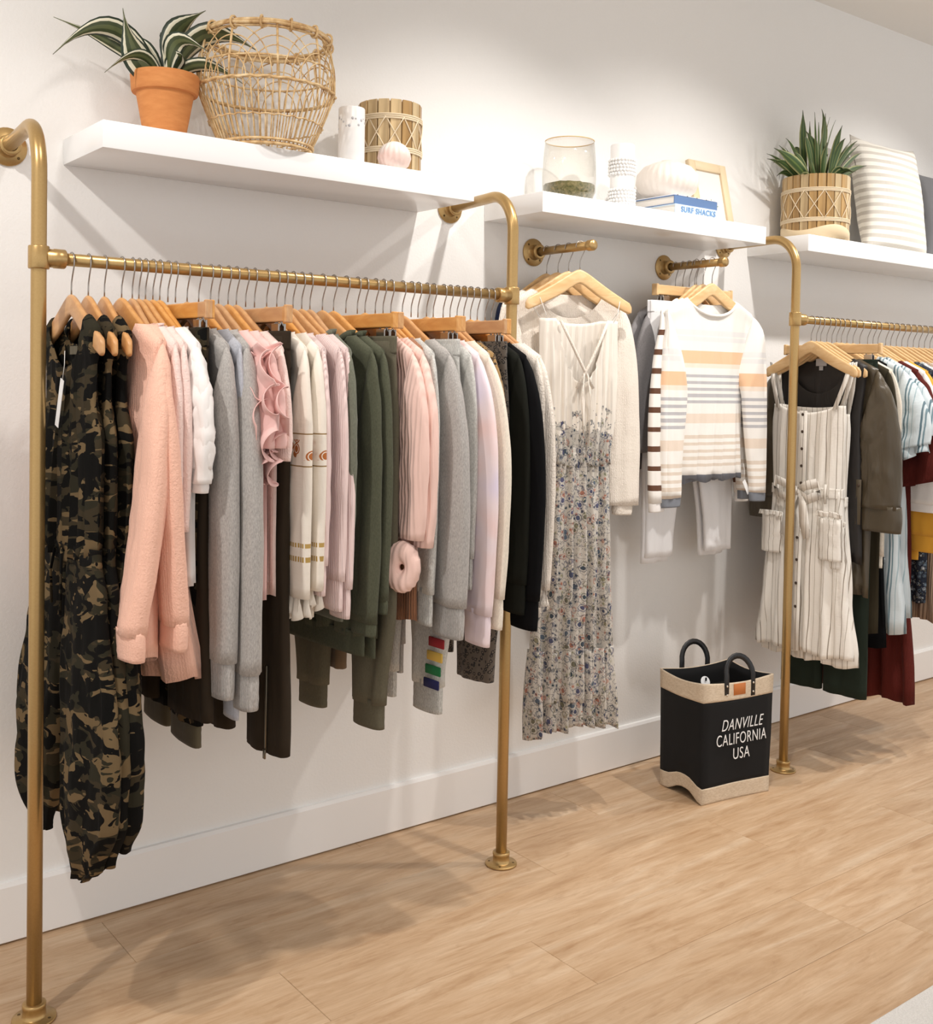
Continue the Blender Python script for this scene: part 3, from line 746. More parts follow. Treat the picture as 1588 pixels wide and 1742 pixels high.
def trouser(name, label, x, short, mat, Lz, seed, cat='trousers', group='trousers on clip hangers', hg=HG1, rot=None, palew=False, **kw):
    r = rodg(name, label, cat, group, x, short, True, hg, rot, palew)
    trousers(r, mat, Lz, seed=seed, **kw)
    return r
tr1 = trouser('trousers', 'black brown trousers between the camouflage jumpsuits and grey sweatshirts', 0.972, 'black brown trousers', 'dark_brown', 0.92, 45, w=0.18, leg1=0.09, T=0.018, spread=0.03, rot=0.08)
tr2 = trouser('cropped_trousers', 'dark olive camouflage trousers with rolled hems under the grey cuffs', 0.990, 'rolled camouflage trousers', 'camo', 0.985, 47, w=0.18, leg1=0.085, T=0.018, cuffmat='camo_patch', cuffh=0.05, rot=-0.04)

def sweat(x, label, short, mat, rib, zc, seed, L=0.66, group='grey sweatshirts', **kw):
    d = dict(zc=zc, w0=0.07, w1=0.046, cuff=(rib, 0.078, 0.86), hemband=rib, hemw=0.205, A=0.004)
    d.update(kw)
    return simple_top('sweatshirt', label, 'sweatshirt', group, x, short, mat, L, seed=seed, **d)
sweat(1.018, 'grey heather sweatshirt with long ribbed cuffs beside the olive trousers', 'first grey heather sweatshirt', 'grey_heather', 'grey_rib', -0.785, 51, th=0.024, w1=0.052, out=0.012)
sweat(1.046, 'bluish grey thin top squeezed between two heather sweatshirts', 'bluish grey thin top', 'grey_blue', 'grey_blue', -0.84, 53, w1=0.035, group='grey thin tops', th=0.010)
sweat(1.075, 'grey heather sweatshirt with long ribbed cuffs beside the pink ruffles', 'grey sweatshirt by the ruffles', 'grey_heather', 'grey_rib', -0.812, 57, th=0.028, w1=0.054, out=0.03)

def ruffle_top(x, label, short, seed, mat, L=0.67, ext=0.06):
    r = simple_top('ruffled_blouse', label, 'blouse', 'pink ruffled blouses', x, short, mat, L, seed=seed, zc=None, T=0.012)
    for s in (-1, 1):
        sleeve_part(r, s, mat, 0.2, 0.185, -0.33, 0.09, 0.07, 0.02, 0.018, 0.02, seed + s, 0.008, -0.006, 0.0)
        P = [(s * 0.195, -0.012, hz(0.2) - 0.005), (s * (0.215 + ext * .3), -0.016, -0.20), (s * (0.22 + ext * .5), -0.018, -0.27), (s * (0.205 + ext * .2), -0.016, -0.34), (s * 0.185, -0.012, -0.40)]
        if s < 0: P = P[::-1]
        ruffle_part(r, mat, P, 0.055, 0.018, 4.5, seed)
        P2 = [(q[0] - s * 0.035, q[1] - 0.01, q[2] - 0.02) for q in P]
        ruffle_part(r, mat, P2, 0.055, 0.020, 4, seed + 5)
    return r
ruffle_top(1.095, 'pink blouse with fluttering ruffled sleeves next to the grey sweatshirt', 'first pink ruffled blouse', 61, 'ruffle_pink', ext=0.08)
ruffle_top(1.119, 'pink blouse with fluttering ruffled sleeves, middle one of three', 'middle pink ruffled blouse', 65, 'ruffle_pink')
simple_top('ruffled_blouse', 'pale mauve pink blouse behind the ruffled sleeves', 'blouse', 'pink ruffled blouses', 1.140, 'mauve pink blouse', 'pale_pink', 0.67, zc=-0.36, w1=0.06, seed=69)

tz = trouser('trousers', 'dark brown trousers with zips at the ankles', 1.164, 'zipped dark brown trousers', 'dark_brown', 1.03, 71, w=0.195, leg1=0.085, T=0.024, rot=0.05, spread=0.03)
for xx in (0.158, -0.15):
    zp_ = mk('ankle_zip', *box(xx - 0.003, xx + 0.003, -0.026, -0.022, -1.03, -0.83, 0.001, 1), 'zip_metal', tz)
    mk('zip_pull', *box(xx - 0.005, xx + 0.005, -0.029, -0.025, -1.042, -1.02, 0.001, 1), 'zip_metal', zp_)
trouser('trousers', 'dark olive tapered trousers behind the zipped brown pair', 1.187, 'dark olive tapered trousers', 'dark_olive', 0.88, 75, w=0.185, leg1=0.06, T=0.016, jog=True, rot=-0.08)

def cream_emb(x, label, short, seed, zc=-0.655):
    r = simple_top('embroidered_blouse', label, 'blouse', 'cream embroidered blouses', x, short, 'embroidered', 0.72, seed=seed, zc=zc, w0=0.072, w1=0.05, T=0.013, th=0.017, wr=0.004)
    ruffle_part(r, 'embroidered', [(0.115, -0.014, zc + 0.012), (0.17, -0.022, zc + 0.006), (0.222, -0.010, zc + 0.012)][::-1], 0.055, 0.010, 5, seed)
    ruffle_part(r, 'embroidered', [(0.115, 0.010, zc + 0.012), (0.17, 0.014, zc + 0.006), (0.222, 0.008, zc + 0.012)][::-1], 0.055, 0.010, 5, seed + 2)
    return r
cream_emb(1.219, 'cream embroidered blouse beside the dark brown trousers', 'first cream embroidered blouse', 81, -0.67)
cream_emb(1.246, 'cream embroidered blouse beside the pale pink ribbed knits', 'second cream embroidered blouse', 85)
def rib_knit(x, label, short, seed, L=0.65, zc=-0.60):
    return simple_top('ribbed_sweater', label, 'sweater', 'pale pink ribbed sweaters', x, short, 'rib_pink', L, seed=seed, zc=zc, w0=0.068, w1=0.046, th=0.0135, A=0.004, cuff=('rib_pink', 0.07, 0.8))
rib_knit(1.268, 'pale pink ribbed sweater next to the cream embroidered blouses', 'first pale pink ribbed sweater', 91)
rib_knit(1.290, 'pale pink ribbed sweater in the middle of its three', 'middle pale pink ribbed sweater', 93, zc=-0.64)
rib_knit(1.314, 'pale pink ribbed sweater next to the olive shirts', 'third pale pink ribbed sweater', 95, zc=-0.66)
def olive_jacket(x, label, short, seed, mat='olive_denim', L=0.79, zc=-0.74, ysw=0.0):
    r = simple_top('denim_jacket', label, 'jacket', 'olive jackets', x, short, mat, L, seed=seed, zc=zc, w0=0.075, w1=0.045, T=0.014, th=0.015, A=0.007, wr=0.006, cuff=(mat, 0.03, 0.95), collar=0.03, hemband=mat, ysw=ysw)
    mk('chest_pocket', *box(0.06, 0.14, -0.026, -0.021, -0.36, -0.25, 0.003, 1), mat, r)
    buttons(r, 0, -0.02, [-0.24, -0.36, -0.48, -0.6])
    return r
olive_jacket(1.337, 'grey green shirt beside the pale pink ribbed sweaters', 'grey green shirt', 101, 'olive_grey', 0.7, -0.55)
olive_jacket(1.372, 'olive denim jacket with a raised collar, left of its twin', 'left olive denim jacket', 105, zc=-0.75)
olive_jacket(1.404, 'olive denim jacket with the lower hem, right of its twin', 'right olive denim jacket', 109, L=0.80, zc=-0.70)
trouser('jogger_trousers', 'olive jogger trousers with wide ankle cuffs under the olive jackets', 1.440, 'olive joggers', 'olive_jogger', 1.03, 111, w=0.195, leg1=0.075, T=0.022, cuffmat='olive_jogger', cuffh=0.06, jog=True, spread=0.02, rot=0.10)
trouser('trousers', 'taupe brown trousers behind the olive joggers', 1.474, 'taupe brown trousers', 'brown_taupe', 0.93, 115, w=0.175, leg1=0.06, T=0.015, jog=True, rot=0.0)
def blush_knit(x, label, short, seed, zc=-0.56):
    r = simple_top('blush_sweater', label, 'sweater', 'blush sweaters', x, short, 'blush', 0.62, seed=seed, zc=zc, w0=0.09, w1=0.042, th=0.022, wr=0.006, cuff=None, T=0.014, out=0.02)
    return r
b1 = blush_knit(1.497, 'blush pink sweater with gathered balloon cuff beside the olive jackets', 'blush sweater by the olive jackets', 121)
# gathered rolled cuff: a puffed ring with radial pleats, facing the front
V = []; S1, S2 = 40, 14
for i in range(S1):
    a = 2 * PI * i / S1
    for k in range(S2):
        b = 2 * PI * k / S2; pl = 1 + 0.06 * math.sin(a * 22) * (0.5 - 0.5 * math.cos(b + PI))
        rr_ = 0.028 + 0.0225 * math.cos(b) * pl
        q_ = Vector((rr_ * 0.9 * math.cos(a), 0.020 * math.sin(b), rr_ * 1.25 * math.sin(a))); q_.rotate(Euler((0, 0, 0.75))); V.append(q_ + Vector((0.222, -0.03, -0.625)))
F = [(i * S2 + k, i * S2 + (k + 1) % S2, ((i + 1) % S1) * S2 + (k + 1) % S2, ((i + 1) % S1) * S2 + k) for i in range(S1) for k in range(S2)]
mk('cuff', V, F, 'blush', b1)
blush_knit(1.528, 'blush pink sweater beside the rust ribbed vest', 'blush sweater by the rust vest', 125, -0.58)
simple_top('knit_vest', 'rust brown ribbed vest hanging below the blush sweaters', 'vest', None, 1.552, 'rust brown ribbed vest', 'rust_brown', 0.775, seed=127, ws=0.19, hemw=0.19, nF=0.08)
sweat(1.576, 'light grey thin sweatshirt beside the rust ribbed vest', 'light grey thin sweatshirt', 'grey_light', 'grey_rib_light', -0.70, 131, w1=0.036, th=0.012)
sweat(1.612, 'grey heather hooded sweatshirt, the bulkiest grey one, near the striped joggers', 'bulky grey heather sweatshirt', 'grey_heather', 'grey_rib', -0.73, 135, w0=0.09, w1=0.062, th=0.024, L=0.70, out=0.03)
js = trouser('jogger_trousers', 'light grey joggers with four coloured bands on the leg', 1.640, 'banded grey joggers', 'grey_light', 1.03, 139, w=0.195, leg1=0.075, T=0.02, cuffmat='grey_rib_light', cuffh=0.07, jog=True, rot=0.05)
for k, nm in enumerate(('band_red', 'band_yellow', 'band_green', 'band_blue')):
    zc_ = -0.838 - 0.036 * k; xo = 0.182 - 0.006 * k
    mk('colour_band', *box(xo - 0.045, xo + 0.016, -0.034, -0.0285, zc_ - 0.012, zc_ + 0.012, 0.002, 1), nm, js)
trouser('jogger_trousers', 'plain grey joggers behind the colour banded pair', 1.662, 'plain grey joggers', 'grey_heather', 0.97, 143, w=0.18, leg1=0.06, T=0.014, cuffmat='grey_rib', cuffh=0.08, jog=True, rot=0.0)
sweat(1.690, 'pale grey pullover beside the lilac sweatshirt', 'pale grey pullover', 'grey_light', 'grey_rib_light', -0.62, 147, th=0.012)
sweat(1.712, 'lilac and pink dyed sweatshirt with a pointed hem', 'lilac dyed sweatshirt', 'lilac_dye', 'lilac_dye', -0.76, 151, w0=0.11, w1=0.055, out=0.035, group='dyed sweatshirts', L=0.74, th=0.016)
sweat(1.745, 'cream sweatshirt between the lilac one and the leopard print', 'cream sweatshirt', 'cream', 'cream', -0.72, 155, w0=0.11, w1=0.05, out=0.045, group='cream sweatshirts', L=0.73, th=0.015)
simple_top('leopard_blouse', 'tan leopard print top beside the cream sweatshirt', 'top', None, 1.768, 'tan leopard print top', 'leopard_tan', 0.66, seed=159, zc=-0.52, w0=0.08, w1=0.06, out=0.02, th=0.013)
trouser('leopard_trousers', 'grey leopard print trousers, nearer the leopard top', 1.792, 'nearer leopard print trousers', 'leopard_grey', 0.97, 163, w=0.195, leg1=0.085, T=0.02, jog=True, rot=0.06)
trouser('leopard_trousers', 'grey leopard print trousers, nearer the black sweater', 1.815, 'farther leopard print trousers', 'leopard_grey', 0.93, 167, w=0.18, leg1=0.08, T=0.014, jog=True, rot=-0.02)
sweat(1.838, 'black olive sweatshirt beside the leopard print trousers', 'black olive sweatshirt', 'black_olive', 'black_olive', -0.70, 171, out=0.015, group='black tops', th=0.014)
sweat(1.862, 'black sweater with long sleeves beside the white blouses', 'black sweater', 'black_cloth', 'black_cloth', -0.74, 175, w0=0.10, w1=0.055, group='black tops', out=0.03, th=0.02)
simple_top('white_blouse', 'white long-sleeved blouse behind the black sweater', 'blouse', 'white blouses by the pole', 1.890, 'plain white blouse', 'cream_blouse', 0.74, seed=179, zc=-0.74, w1=0.05, th=0.013)
r = simple_top('white_blouse', 'white blouse with lace cuffs, last before the middle gold pole', 'blouse', 'white blouses by the pole', 1.912, 'white lace-cuffed blouse', 'cream_blouse', 0.72, seed=183, zc=-0.72, w0=0.085, w1=0.045, th=0.016, out=0.02)
ruffle_part(r, 'cream_blouse', [(0.165, -0.016, -0.71), (0.21, -0.022, -0.72), (0.262, -0.010, -0.71)][::-1], 0.06, 0.010, 4, 3)
price_tag(r, 0.19, -0.03, -0.30, 0.02, 0.05, 0.2)

# ------------------------------------------------------------------ clothes on the wall bars
ZPB = ZB - 0.065
def barg(name, label, cat, group, x, y, short, clips=False, rz=0.0):
    return garment(name, label, cat, group, x, y, ZPB, rz, short, clips, HGW, palew=True)
r = barg('navy_jacket', 'navy jacket hanging at the wall behind the cream blouses', 'jacket', None, 2.383, -0.07, 'navy jacket at the wall', rz=0.1)
body_part(r, 'navy_cloth', 0.72, [(0, 0.215), (0.2, 0.2), (0.72, 0.2)], seed=201, T=0.015)
for s in (-1, 1): sleeve_part(r, s, 'navy_cloth', 0.215, 0.2, -0.72, seed=203 + s, out=-0.01)
def cream_blouse(y, label, short, seed, zc, out, rz):
    r = barg('cream_blouse', label, 'blouse', 'cream blouses on the wall bar', 2.383, y, short, rz=rz)
    body_part(r, 'cream_blouse', 0.66, [(0, 0.21), (0.2, 0.19), (0.66, 0.2)], seed=seed, T=0.018, A=0.010, folds=9, nF=0.09)
    for s in (-1, 1):
        sl = sleeve_part(r, s, 'cream_blouse', 0.205, 0.19, zc, 0.07, 0.062, out, 0.02, 0.024, seed + s, 0.006, -0.01, 0.0, ('cream_blouse', 0.03, 0.55))
    return r
cream_blouse(-0.125, 'cream blouse nearer the wall behind the paisley dress', 'rear cream blouse', 211, -0.66, 0.0, -0.12)
cream_blouse(-0.175, 'cream blouse with a long gathered sleeve right behind the paisley dress', 'front cream blouse', 217, -0.765, 0.03, -0.16)
# paisley dress, hung from thin loops
r = barg('paisley_dress', 'long paisley dress with cream gathered lace bodice on the wall bar', 'dress', None, 2.375, -0.235, 'paisley dress', rz=-0.22)
for s in (-1, 1):
    P = [(s * 0.085, -0.034, -0.172), (s * 0.05, -0.042, -0.24), (s * 0.012, -0.046, -0.31), (-s * 0.03, -0.046, -0.38)]
    mk('neck_trim', *tube(P, 0.005, 6), 'cream_blouse', r)
    lp = [(s * 0.118, -0.012, -0.175), (s * 0.132, -0.018, -0.145), (s * 0.150, -0.004, -0.088), (s * 0.158, 0.012, -0.13), (s * 0.125, 0.014, -0.17)]
    mk('hanging_loop', *tube(lp, 0.0012, 5), 'thread', r)
body_part(r, 'paisley', 0.62, [(0, 0.142), (0.2, 0.14), (0.42, 0.134), (0.55, 0.122), (0.62, 0.125)], z0=-0.165, neck=0.09, nF=0.20, nB=0.012, T=0.036, A=0.014, folds=13, seed=225, name='bodice', gather=0.0015, M=44, N=64)
band_part(r, 'paisley', 0.124, -0.565, -0.585, 0.036, 5, 'waist_seam', 0.002)
body_part(r, 'paisley', 1.36, [(0, 0.122), (0.7, 0.13), (1.1, 0.148), (1.36, 0.155)], z0=-0.58, neck=0.001, nF=0, nB=0, T=0.046, A=0.021, folds=6, seed=229, name='skirt', M=44, N=56)
body_part(r, 'paisley', 1.475, [(0, 0.15), (1.475, 0.168)], z0=-1.20, neck=0.001, nF=0, nB=0, T=0.044, A=0.020, folds=7, seed=233, name='hem_flounce', M=20, N=56, hemcurve=-0.03)
for k, s in ((0, -1), (1, 1)):
    mk('neck_tie', *tube([(s * 0.006, -0.05, -0.335), (s * 0.016, -0.056, -0.42), (s * 0.01, -0.058, -0.52 - 0.04 * k)], 0.002, 5), 'cream_blouse', r)

# second bar
r = barg('grey_sweatshirt', 'mid grey sweatshirt at the wall behind the white jeans', 'sweatshirt', 'grey sweatshirts on the wall bar', 3.018, -0.06, 'rear mid grey sweatshirt', rz=0.12)
body_part(r, 'charcoal_grey', 0.66, [(0, 0.225), (0.2, 0.215), (0.66, 0.22)], seed=241, T=0.018)
for s in (-1, 1): sleeve_part(r, s, 'charcoal_grey', 0.225, 0.21, -0.62, 0.085, 0.05, 0.055, seed=243 + s, cuff=('charcoal_grey', 0.06, 0.85))
r = barg('grey_sweatshirt', 'mid grey sweatshirt with a raised shoulder seam beside the white jeans', 'sweatshirt', 'grey sweatshirts on the wall bar', 3.018, -0.095, 'seamed mid grey sweatshirt', rz=0.16)
body_part(r, 'charcoal_grey', 0.64, [(0, 0.22), (0.2, 0.21), (0.64, 0.215)], seed=245, T=0.018)
for s in (-1, 1):
    sl = sleeve_part(r, s, 'charcoal_grey', 0.22, 0.2, -0.60, 0.085, 0.055, 0.045, 0.022, 0.02, seed=247 + s)
    mk('shoulder_patch', *tube([(s * 0.20, -0.016, -0.24), (s * 0.22, -0.024, -0.245), (s * 0.245, -0.02, -0.235)], 0.0022, 6), 'grey_light', sl)
def jeans(y, label, short, Lz, seed, rz, w=0.2, spread=0.02):
    r = barg('white_jeans', label, 'jeans', 'white jeans on the wall bar', 3.018, y, short, True, rz)
    trousers(r, 'white_denim', Lz, w=w, leg1=0.068, T=0.016, seed=seed, spread=spread, wr=0.005)
    return r
jeans(-0.125, 'white jeans on the clip hanger nearer the wall', 'rear white jeans', 0.985, 251, 0.06, 0.225, 0.05)
jeans(-0.15, 'white jeans on the clip hanger behind the striped sweaters', 'front white jeans', 0.965, 255, -0.02, 0.22, 0.045)
def stripe_sweater(y, label, short, mat, seed, rz, L, zc, ws=0.215, wr=0.004, cuffm=None, out=0.0, name='striped_sweater', group='pastel striped sweaters'):
    r = barg(name, label, 'sweater', group, 3.018 - 0.02, y, short, rz=rz)
    body_part(r, mat, L, [(0, ws), (0.2, 0.168), (0.5, 0.162), (L, 0.168)], neck=0.125, nF=0.055, nB=0.02, T=0.024, A=0.008, folds=5, seed=seed)
    ring = []
    P = []
    for k in range(33):
        a = 2 * PI * k / 32; x = 0.122 * math.cos(a); s_ = math.sin(a)
        zf = hz(0.125) + 0.003 - (0.055 if s_ < 0 else 0.02) * max(0, 1 - (abs(x) / 0.125) ** 2.2) ** 0.75
        P.append((x, 0.020 * s_, zf))
    mk('neckband', *tube(P[:-1], 0.0055, 8, closed=True), mat, r)
    for s in (-1, 1):
        sl = sleeve_part(r, s, 'pastel_sleeve' if mat == 'pastel_stripe' else mat, ws, 0.168, zc, 0.052, 0.036, out + 0.012, 0.022, 0.02, seed + s, wr, -0.026, -0.015, (cuffm, 0.03, 0.95) if cuffm else None, arm=0.18)
    return r
simple('slate_rib', (122, 126, 134), 0.9)
stripe_sweater(-0.175, 'white sweater with dark brown stripes behind the pastel striped ones', 'brown striped sweater', 'brown_stripe', 261, 0.14, 0.69, -0.76, out=0.06, cuffm='white_cotton', name='brown_striped_sweater', group=None)
stripe_sweater(-0.205, 'pastel striped sweater squeezed behind its identical neighbour', 'rear pastel striped sweater', 'pastel_stripe', 265, 0.10, 0.70, -0.745, out=0.02, cuffm='slate_rib')
r = stripe_sweater(-0.245, 'pastel striped sweater in front, facing the room with a wide neck', 'front pastel striped sweater', 'pastel_stripe', 269, -0.05, 0.69, -0.745, out=0.0, cuffm='slate_rib')
price_tag(r, 0.155, -0.03, -0.70, 0.016, 0.055, -0.55)

# ------------------------------------------------------------------ clothes on the right rack
def strip(parent, name, path, wdir, width, mat, th=0.0016, taper=None):
    """flat ribbon along a path; wdir = direction of its width"""
    V = []; wd = Vector(wdir).normalized(); n = len(path)
    for i, p in enumerate(path):
        k = (taper[i] if taper else 1) * width / 2
        V += [Vector(p) - wd * k, Vector(p) + wd * k]
    F = [(2 * i, 2 * i + 1, 2 * i + 3, 2 * i + 2) for i in range(n - 1)]
    return mk(name, V, F, mat, parent, solid=th)
def linen_dress(x, label, short, seed, bow=True, drop=0.0, rot=0.0):
    r = rodg('linen_dress', label, 'dress', 'striped linen dresses', x, short, hg=HG3, rot=rot, palew=True)
    mt = 'linen_stripe'
    for s in (-1, 1):
        strip(r, 'shoulder_strap', [(s * 0.125, 0.02, -0.255 - drop), (s * 0.148, 0.014, -0.17 - drop * .6), (s * 0.166, 0.0, hz(0.166) + 0.004), (s * 0.15, -0.012, -0.16 - drop * .6), (s * 0.118, -0.022, -0.255 - drop)], (1, 0, 0.25 * s), 0.020, mt)
    body_part(r, mt, 0.56 + drop, [(0, 0.15), (0.12, 0.155), (0.56, 0.145)], z0=-0.24 - drop, neck=0.12, nF=0.028, nB=0.01, T=0.026, A=0.007, folds=7, seed=seed, name='bodice')
    band_part(r, mt, 0.147, -0.225 - drop, -0.262 - drop, 0.026, seed, 'neck_facing', 0.002) if False else None
    body_part(r, mt, 1.135 + drop, [(0, 0.146), (0.7, 0.18), (1.135, 0.21)], z0=-0.545 - drop, neck=0.001, nF=0, nB=0, T=0.034, A=0.012, folds=6, seed=seed + 1, name='skirt', M=36, N=44)
    band_part(r, mt, 0.149, -0.535 - drop, -0.57 - drop, 0.030, seed, 'belt', 0.003)
    for s in (-1, 1):
        strip(r, 'belt_loop', [(s * 0.10, -0.034, -0.52 - drop), (s * 0.10, -0.038, -0.555 - drop), (s * 0.10, -0.034, -0.59 - drop)], (1, 0, 0), 0.010, mt)
        V, F = [], []
        for j in range(9):
            for i in range(9):
                u, v = i / 8, j / 8
                V.append(Vector((s * (0.075 + 0.095 * u), -0.030 - 0.018 * math.sin(u * PI) ** 0.5 - 0.006 * nz3(u * 5, v * 9, seed + s), -0.64 - drop - 0.15 * v - 0.006 * math.sin(v * 16) * (0.3 + v))))
        F = [(j * 9 + i, j * 9 + i + 1, j * 9 + i + 10, j * 9 + i + 9) for j in range(8) for i in range(8)]
        pk = mk('patch_pocket', V, F, mt, r, solid=0.003)
        ruffle_part(pk, mt, [(s * 0.07, -0.045, -0.635 - drop), (s * 0.12, -0.052, -0.632 - drop), (s * 0.172, -0.044, -0.635 - drop)], 0.018, 0.006, 4, seed)
    mk('placket', *box(-0.015, 0.015, -0.037, -0.031, -0.53 - drop, -0.262 - drop, 0.001, 1), mt, r)
    strip(r, 'placket', [(0, -0.042, -0.58 - drop), (0, -0.048, -0.8 - drop), (0, -0.050, -1.0 - drop), (0, -0.05, -1.13 - drop)], (1, 0, 0), 0.032, mt)
    buttons(r, 0, -0.038, [-0.275 - drop - 0.062 * k for k in range(5)], 0.0055)
    buttons(r, 0, -0.052, [-0.72 - drop, -0.80 - drop, -0.885 - drop, -0.97 - drop], 0.0055)
    if bow:
        kn = mk('bow', *xf(lathe([(0.0001, 0.012), (0.010, 0.010), (0.014, 0), (0.010, -0.010), (0.0001, -0.012)], 12), Matrix.Translation((0, -0.052, -0.553 - drop))), mt, r)
        for s in (-1, 1):
            strip(kn, 'bow_loop', [(0, -0.054, -0.553 - drop), (s * 0.04, -0.068, -0.528 - drop), (s * 0.088, -0.066, -0.515 - drop), (s * 0.098, -0.06, -0.555 - drop), (s * 0.045, -0.06, -0.578 - drop), (0, -0.054, -0.556 - drop)], (0, -0.3, 1), 0.034, mt)
            strip(kn, 'bow_tail', [(0, -0.056, -0.556 - drop), (s * 0.028, -0.064, -0.60 - drop), (s * 0.036, -0.066, -0.66 - drop), (s * 0.05, -0.066, -0.715 - drop)], (1, -0.2, 0.3 * s), 0.044, mt, taper=[0.5, 0.9, 1.1, 0.8])
    return r
linen_dress(3.404, 'cream striped linen dress with a bow at the waist, frontmost', 'front striped linen dress', 301)
linen_dress(3.436, 'cream striped linen dress showing only its straps and lower hem', 'rear striped linen dress', 305, False, 0.03, rot=-0.05)
S3 = dict(hg=HG3, palew=True)
r = simple_top('satin_blouse', 'black brown blouse with a white neck label behind the linen dresses', 'blouse', None, 3.462, 'black blouse with the neck label', 'satin_black', 0.80, seed=311, nF=0.13, T=0.016, ws=0.19, hemw=0.19, **S3)
lb = mk('neck_label', *box(-0.022, 0.022, 0.008, 0.0095, -0.098, -0.072), 'tag_grey', r, smooth=False)
mk('size_tab', *box(-0.008, 0.008, 0.0075, 0.009, -0.114, -0.099), 'tag_grey', lb, smooth=False)
r = simple_top('satin_shirt', 'olive satin shirt with rolled sleeves beside the linen dresses', 'shirt', None, 3.500, 'olive satin shirt', 'satin_olive', 0.92, zc=-0.60, w0=0.10, w1=0.082, seed=315, T=0.024, A=0.014, folds=7, wr=0.012, th=0.034, cuff=('satin_olive', 0.08, 1.05), out=0.03, **S3)
mk('roll_tab', *box(0.165, 0.185, -0.045, -0.040, -0.66, -0.50, 0.001, 1), 'satin_olive', r)
buttons(r, 0.175, -0.047, [-0.52], 0.006)
trouser('trousers', 'dark green wide trousers hanging lowest behind the linen dresses', 3.470 + 0.062, 'dark green trousers', 'dark_green', 1.30, 319, w=0.18, leg1=0.085, T=0.024, hg=HG3, palew=True, rot=0.05)
r = simple_top('long_cardigan', 'dark olive long cardigan with a white security tag', 'cardigan', None, 3.562, 'dark olive long cardigan', 'dark_olive', 1.06, zc=-0.6, seed=323, T=0.02, A=0.010, th=0.015, **S3)
st = mk('security_tag', *box(0.128, 0.156, -0.05, -0.034, -0.83, -0.79, 0.007, 3), 'tag_white', r)
mk('tag_stem', *box(0.133, 0.151, -0.048, -0.036, -0.875, -0.825, 0.004, 2), 'tag_white', st)
simple_top('cream_blouse', 'cream top with a broad hem between the olive cardigan and blue stripes', 'top', None, 3.592, 'cream top with broad hem', 'cream', 0.78, zc=-0.42, seed=327, T=0.014, hemband='cream', **S3)
simple_top('black_dress', 'black sleeveless dress glimpsed between pale hangers', 'dress', None, 3.628, 'black sleeveless dress', 'black_cloth', 1.12, seed=331, ws=0.17, hemw=0.2, T=0.018, A=0.012, **S3)
def blue_dress(x, label, short, seed, L, zc, frill=True):
    r = simple_top('blue_striped_dress', label, 'dress', 'blue striped dresses', x, short, 'blue_stripe', L, zc=None, seed=seed, ws=0.205, hemw=0.235, chest=0.18, T=0.026, A=0.016, folds=8, neck=0.11, **S3)
    for s in (-1, 1):
        sl = sleeve_part(r, s, 'blue_stripe', 0.205, 0.18, zc, 0.105, 0.095, 0.03, 0.034, 0.04, seed + s, 0.010, -0.01, -0.02, pleat=0.2, slant=0.03)
        if frill:
            cx = 0.205 - 0.035 + 0.03
            P = [(s * (cx - 0.075), -0.045, zc - 0.018), (s * (cx + 0.02), -0.07, zc + 0.008), (s * (cx + 0.115), -0.04, zc + 0.042)]
            ruffle_part(sl, 'blue_stripe', P[::-1] if s > 0 else P, 0.04, 0.010, 5, seed)
    band_part(r, 'blue_stripe', 0.19, -0.80, -0.815, 0.03, seed, 'waist_seam', 0.004)
    return r
blue_dress(3.668, 'blue striped dress with frilled short sleeves, nearer the olive shirt', 'front blue striped dress', 335, 1.07, -0.40)
blue_dress(3.712, 'blue striped dress with frilled short sleeves, nearer the maroon dress', 'rear blue striped dress', 339, 1.02, -0.37, False)
r = simple_top('maroon_dress', 'maroon gauze dress with flared sleeves and a pointed hem', 'dress', None, 3.765, 'maroon gauze dress', 'maroon', 1.34, zc=None, seed=343, ws=0.205, chest=0.18, hemw=0.23, T=0.03, A=0.02, folds=6, **S3)
for s in (-1, 1): sleeve_part(r, s, 'maroon', 0.205, 0.18, -0.53, 0.09, 0.11, 0.035, 0.03, 0.055, 345 + s, 0.014, -0.01, -0.03, pleat=0.22, slant=0.03)
simple_top('white_gauze_blouse', 'white gauze blouse with a gathered cuff below the maroon sleeve', 'blouse', None, 3.802, 'white gauze blouse', 'white_cotton', 0.7, zc=-0.60, w0=0.085, w1=0.075, seed=349, T=0.02, wr=0.010, th=0.028, cuff=('white_cotton', 0.03, 0.85), out=0.01, **S3)
r = simple_top('mustard_sweater', 'mustard yellow sweater beside the white gauze blouse', 'sweater', None, 3.836, 'mustard yellow sweater', 'mustard', 0.77, zc=-0.72, w0=0.10, w1=0.075, seed=353, T=0.022, th=0.028, A=0.008, hemband='mustard', cuff=('mustard', 0.06, 0.9), out=0.01, **S3)
simple_top('floral_dress', 'navy dress dotted with small white flowers behind the mustard sweater', 'dress', None, 3.890, 'navy floral dress', 'navy_floral', 0.98, zc=-0.5, seed=357, T=0.022, A=0.012, w1=0.06, th=0.02, **S3)
simple_top('floral_blouse', 'white blouse with blue flower print above the mustard sweater', 'blouse', None, 3.925, 'white blouse with blue flowers', 'white_floral', 0.7, zc=-0.52, seed=361, T=0.016, w1=0.06, th=0.018, **S3)
simple_top('pleated_dress', 'taupe pleated dress with a layered hem at the picture edge', 'dress', None, 3.965, 'taupe pleated dress', 'taupe_pleat', 1.06, zc=-0.45, seed=365, T=0.03, A=0.014, hemw=0.24, folds=9, **S3)
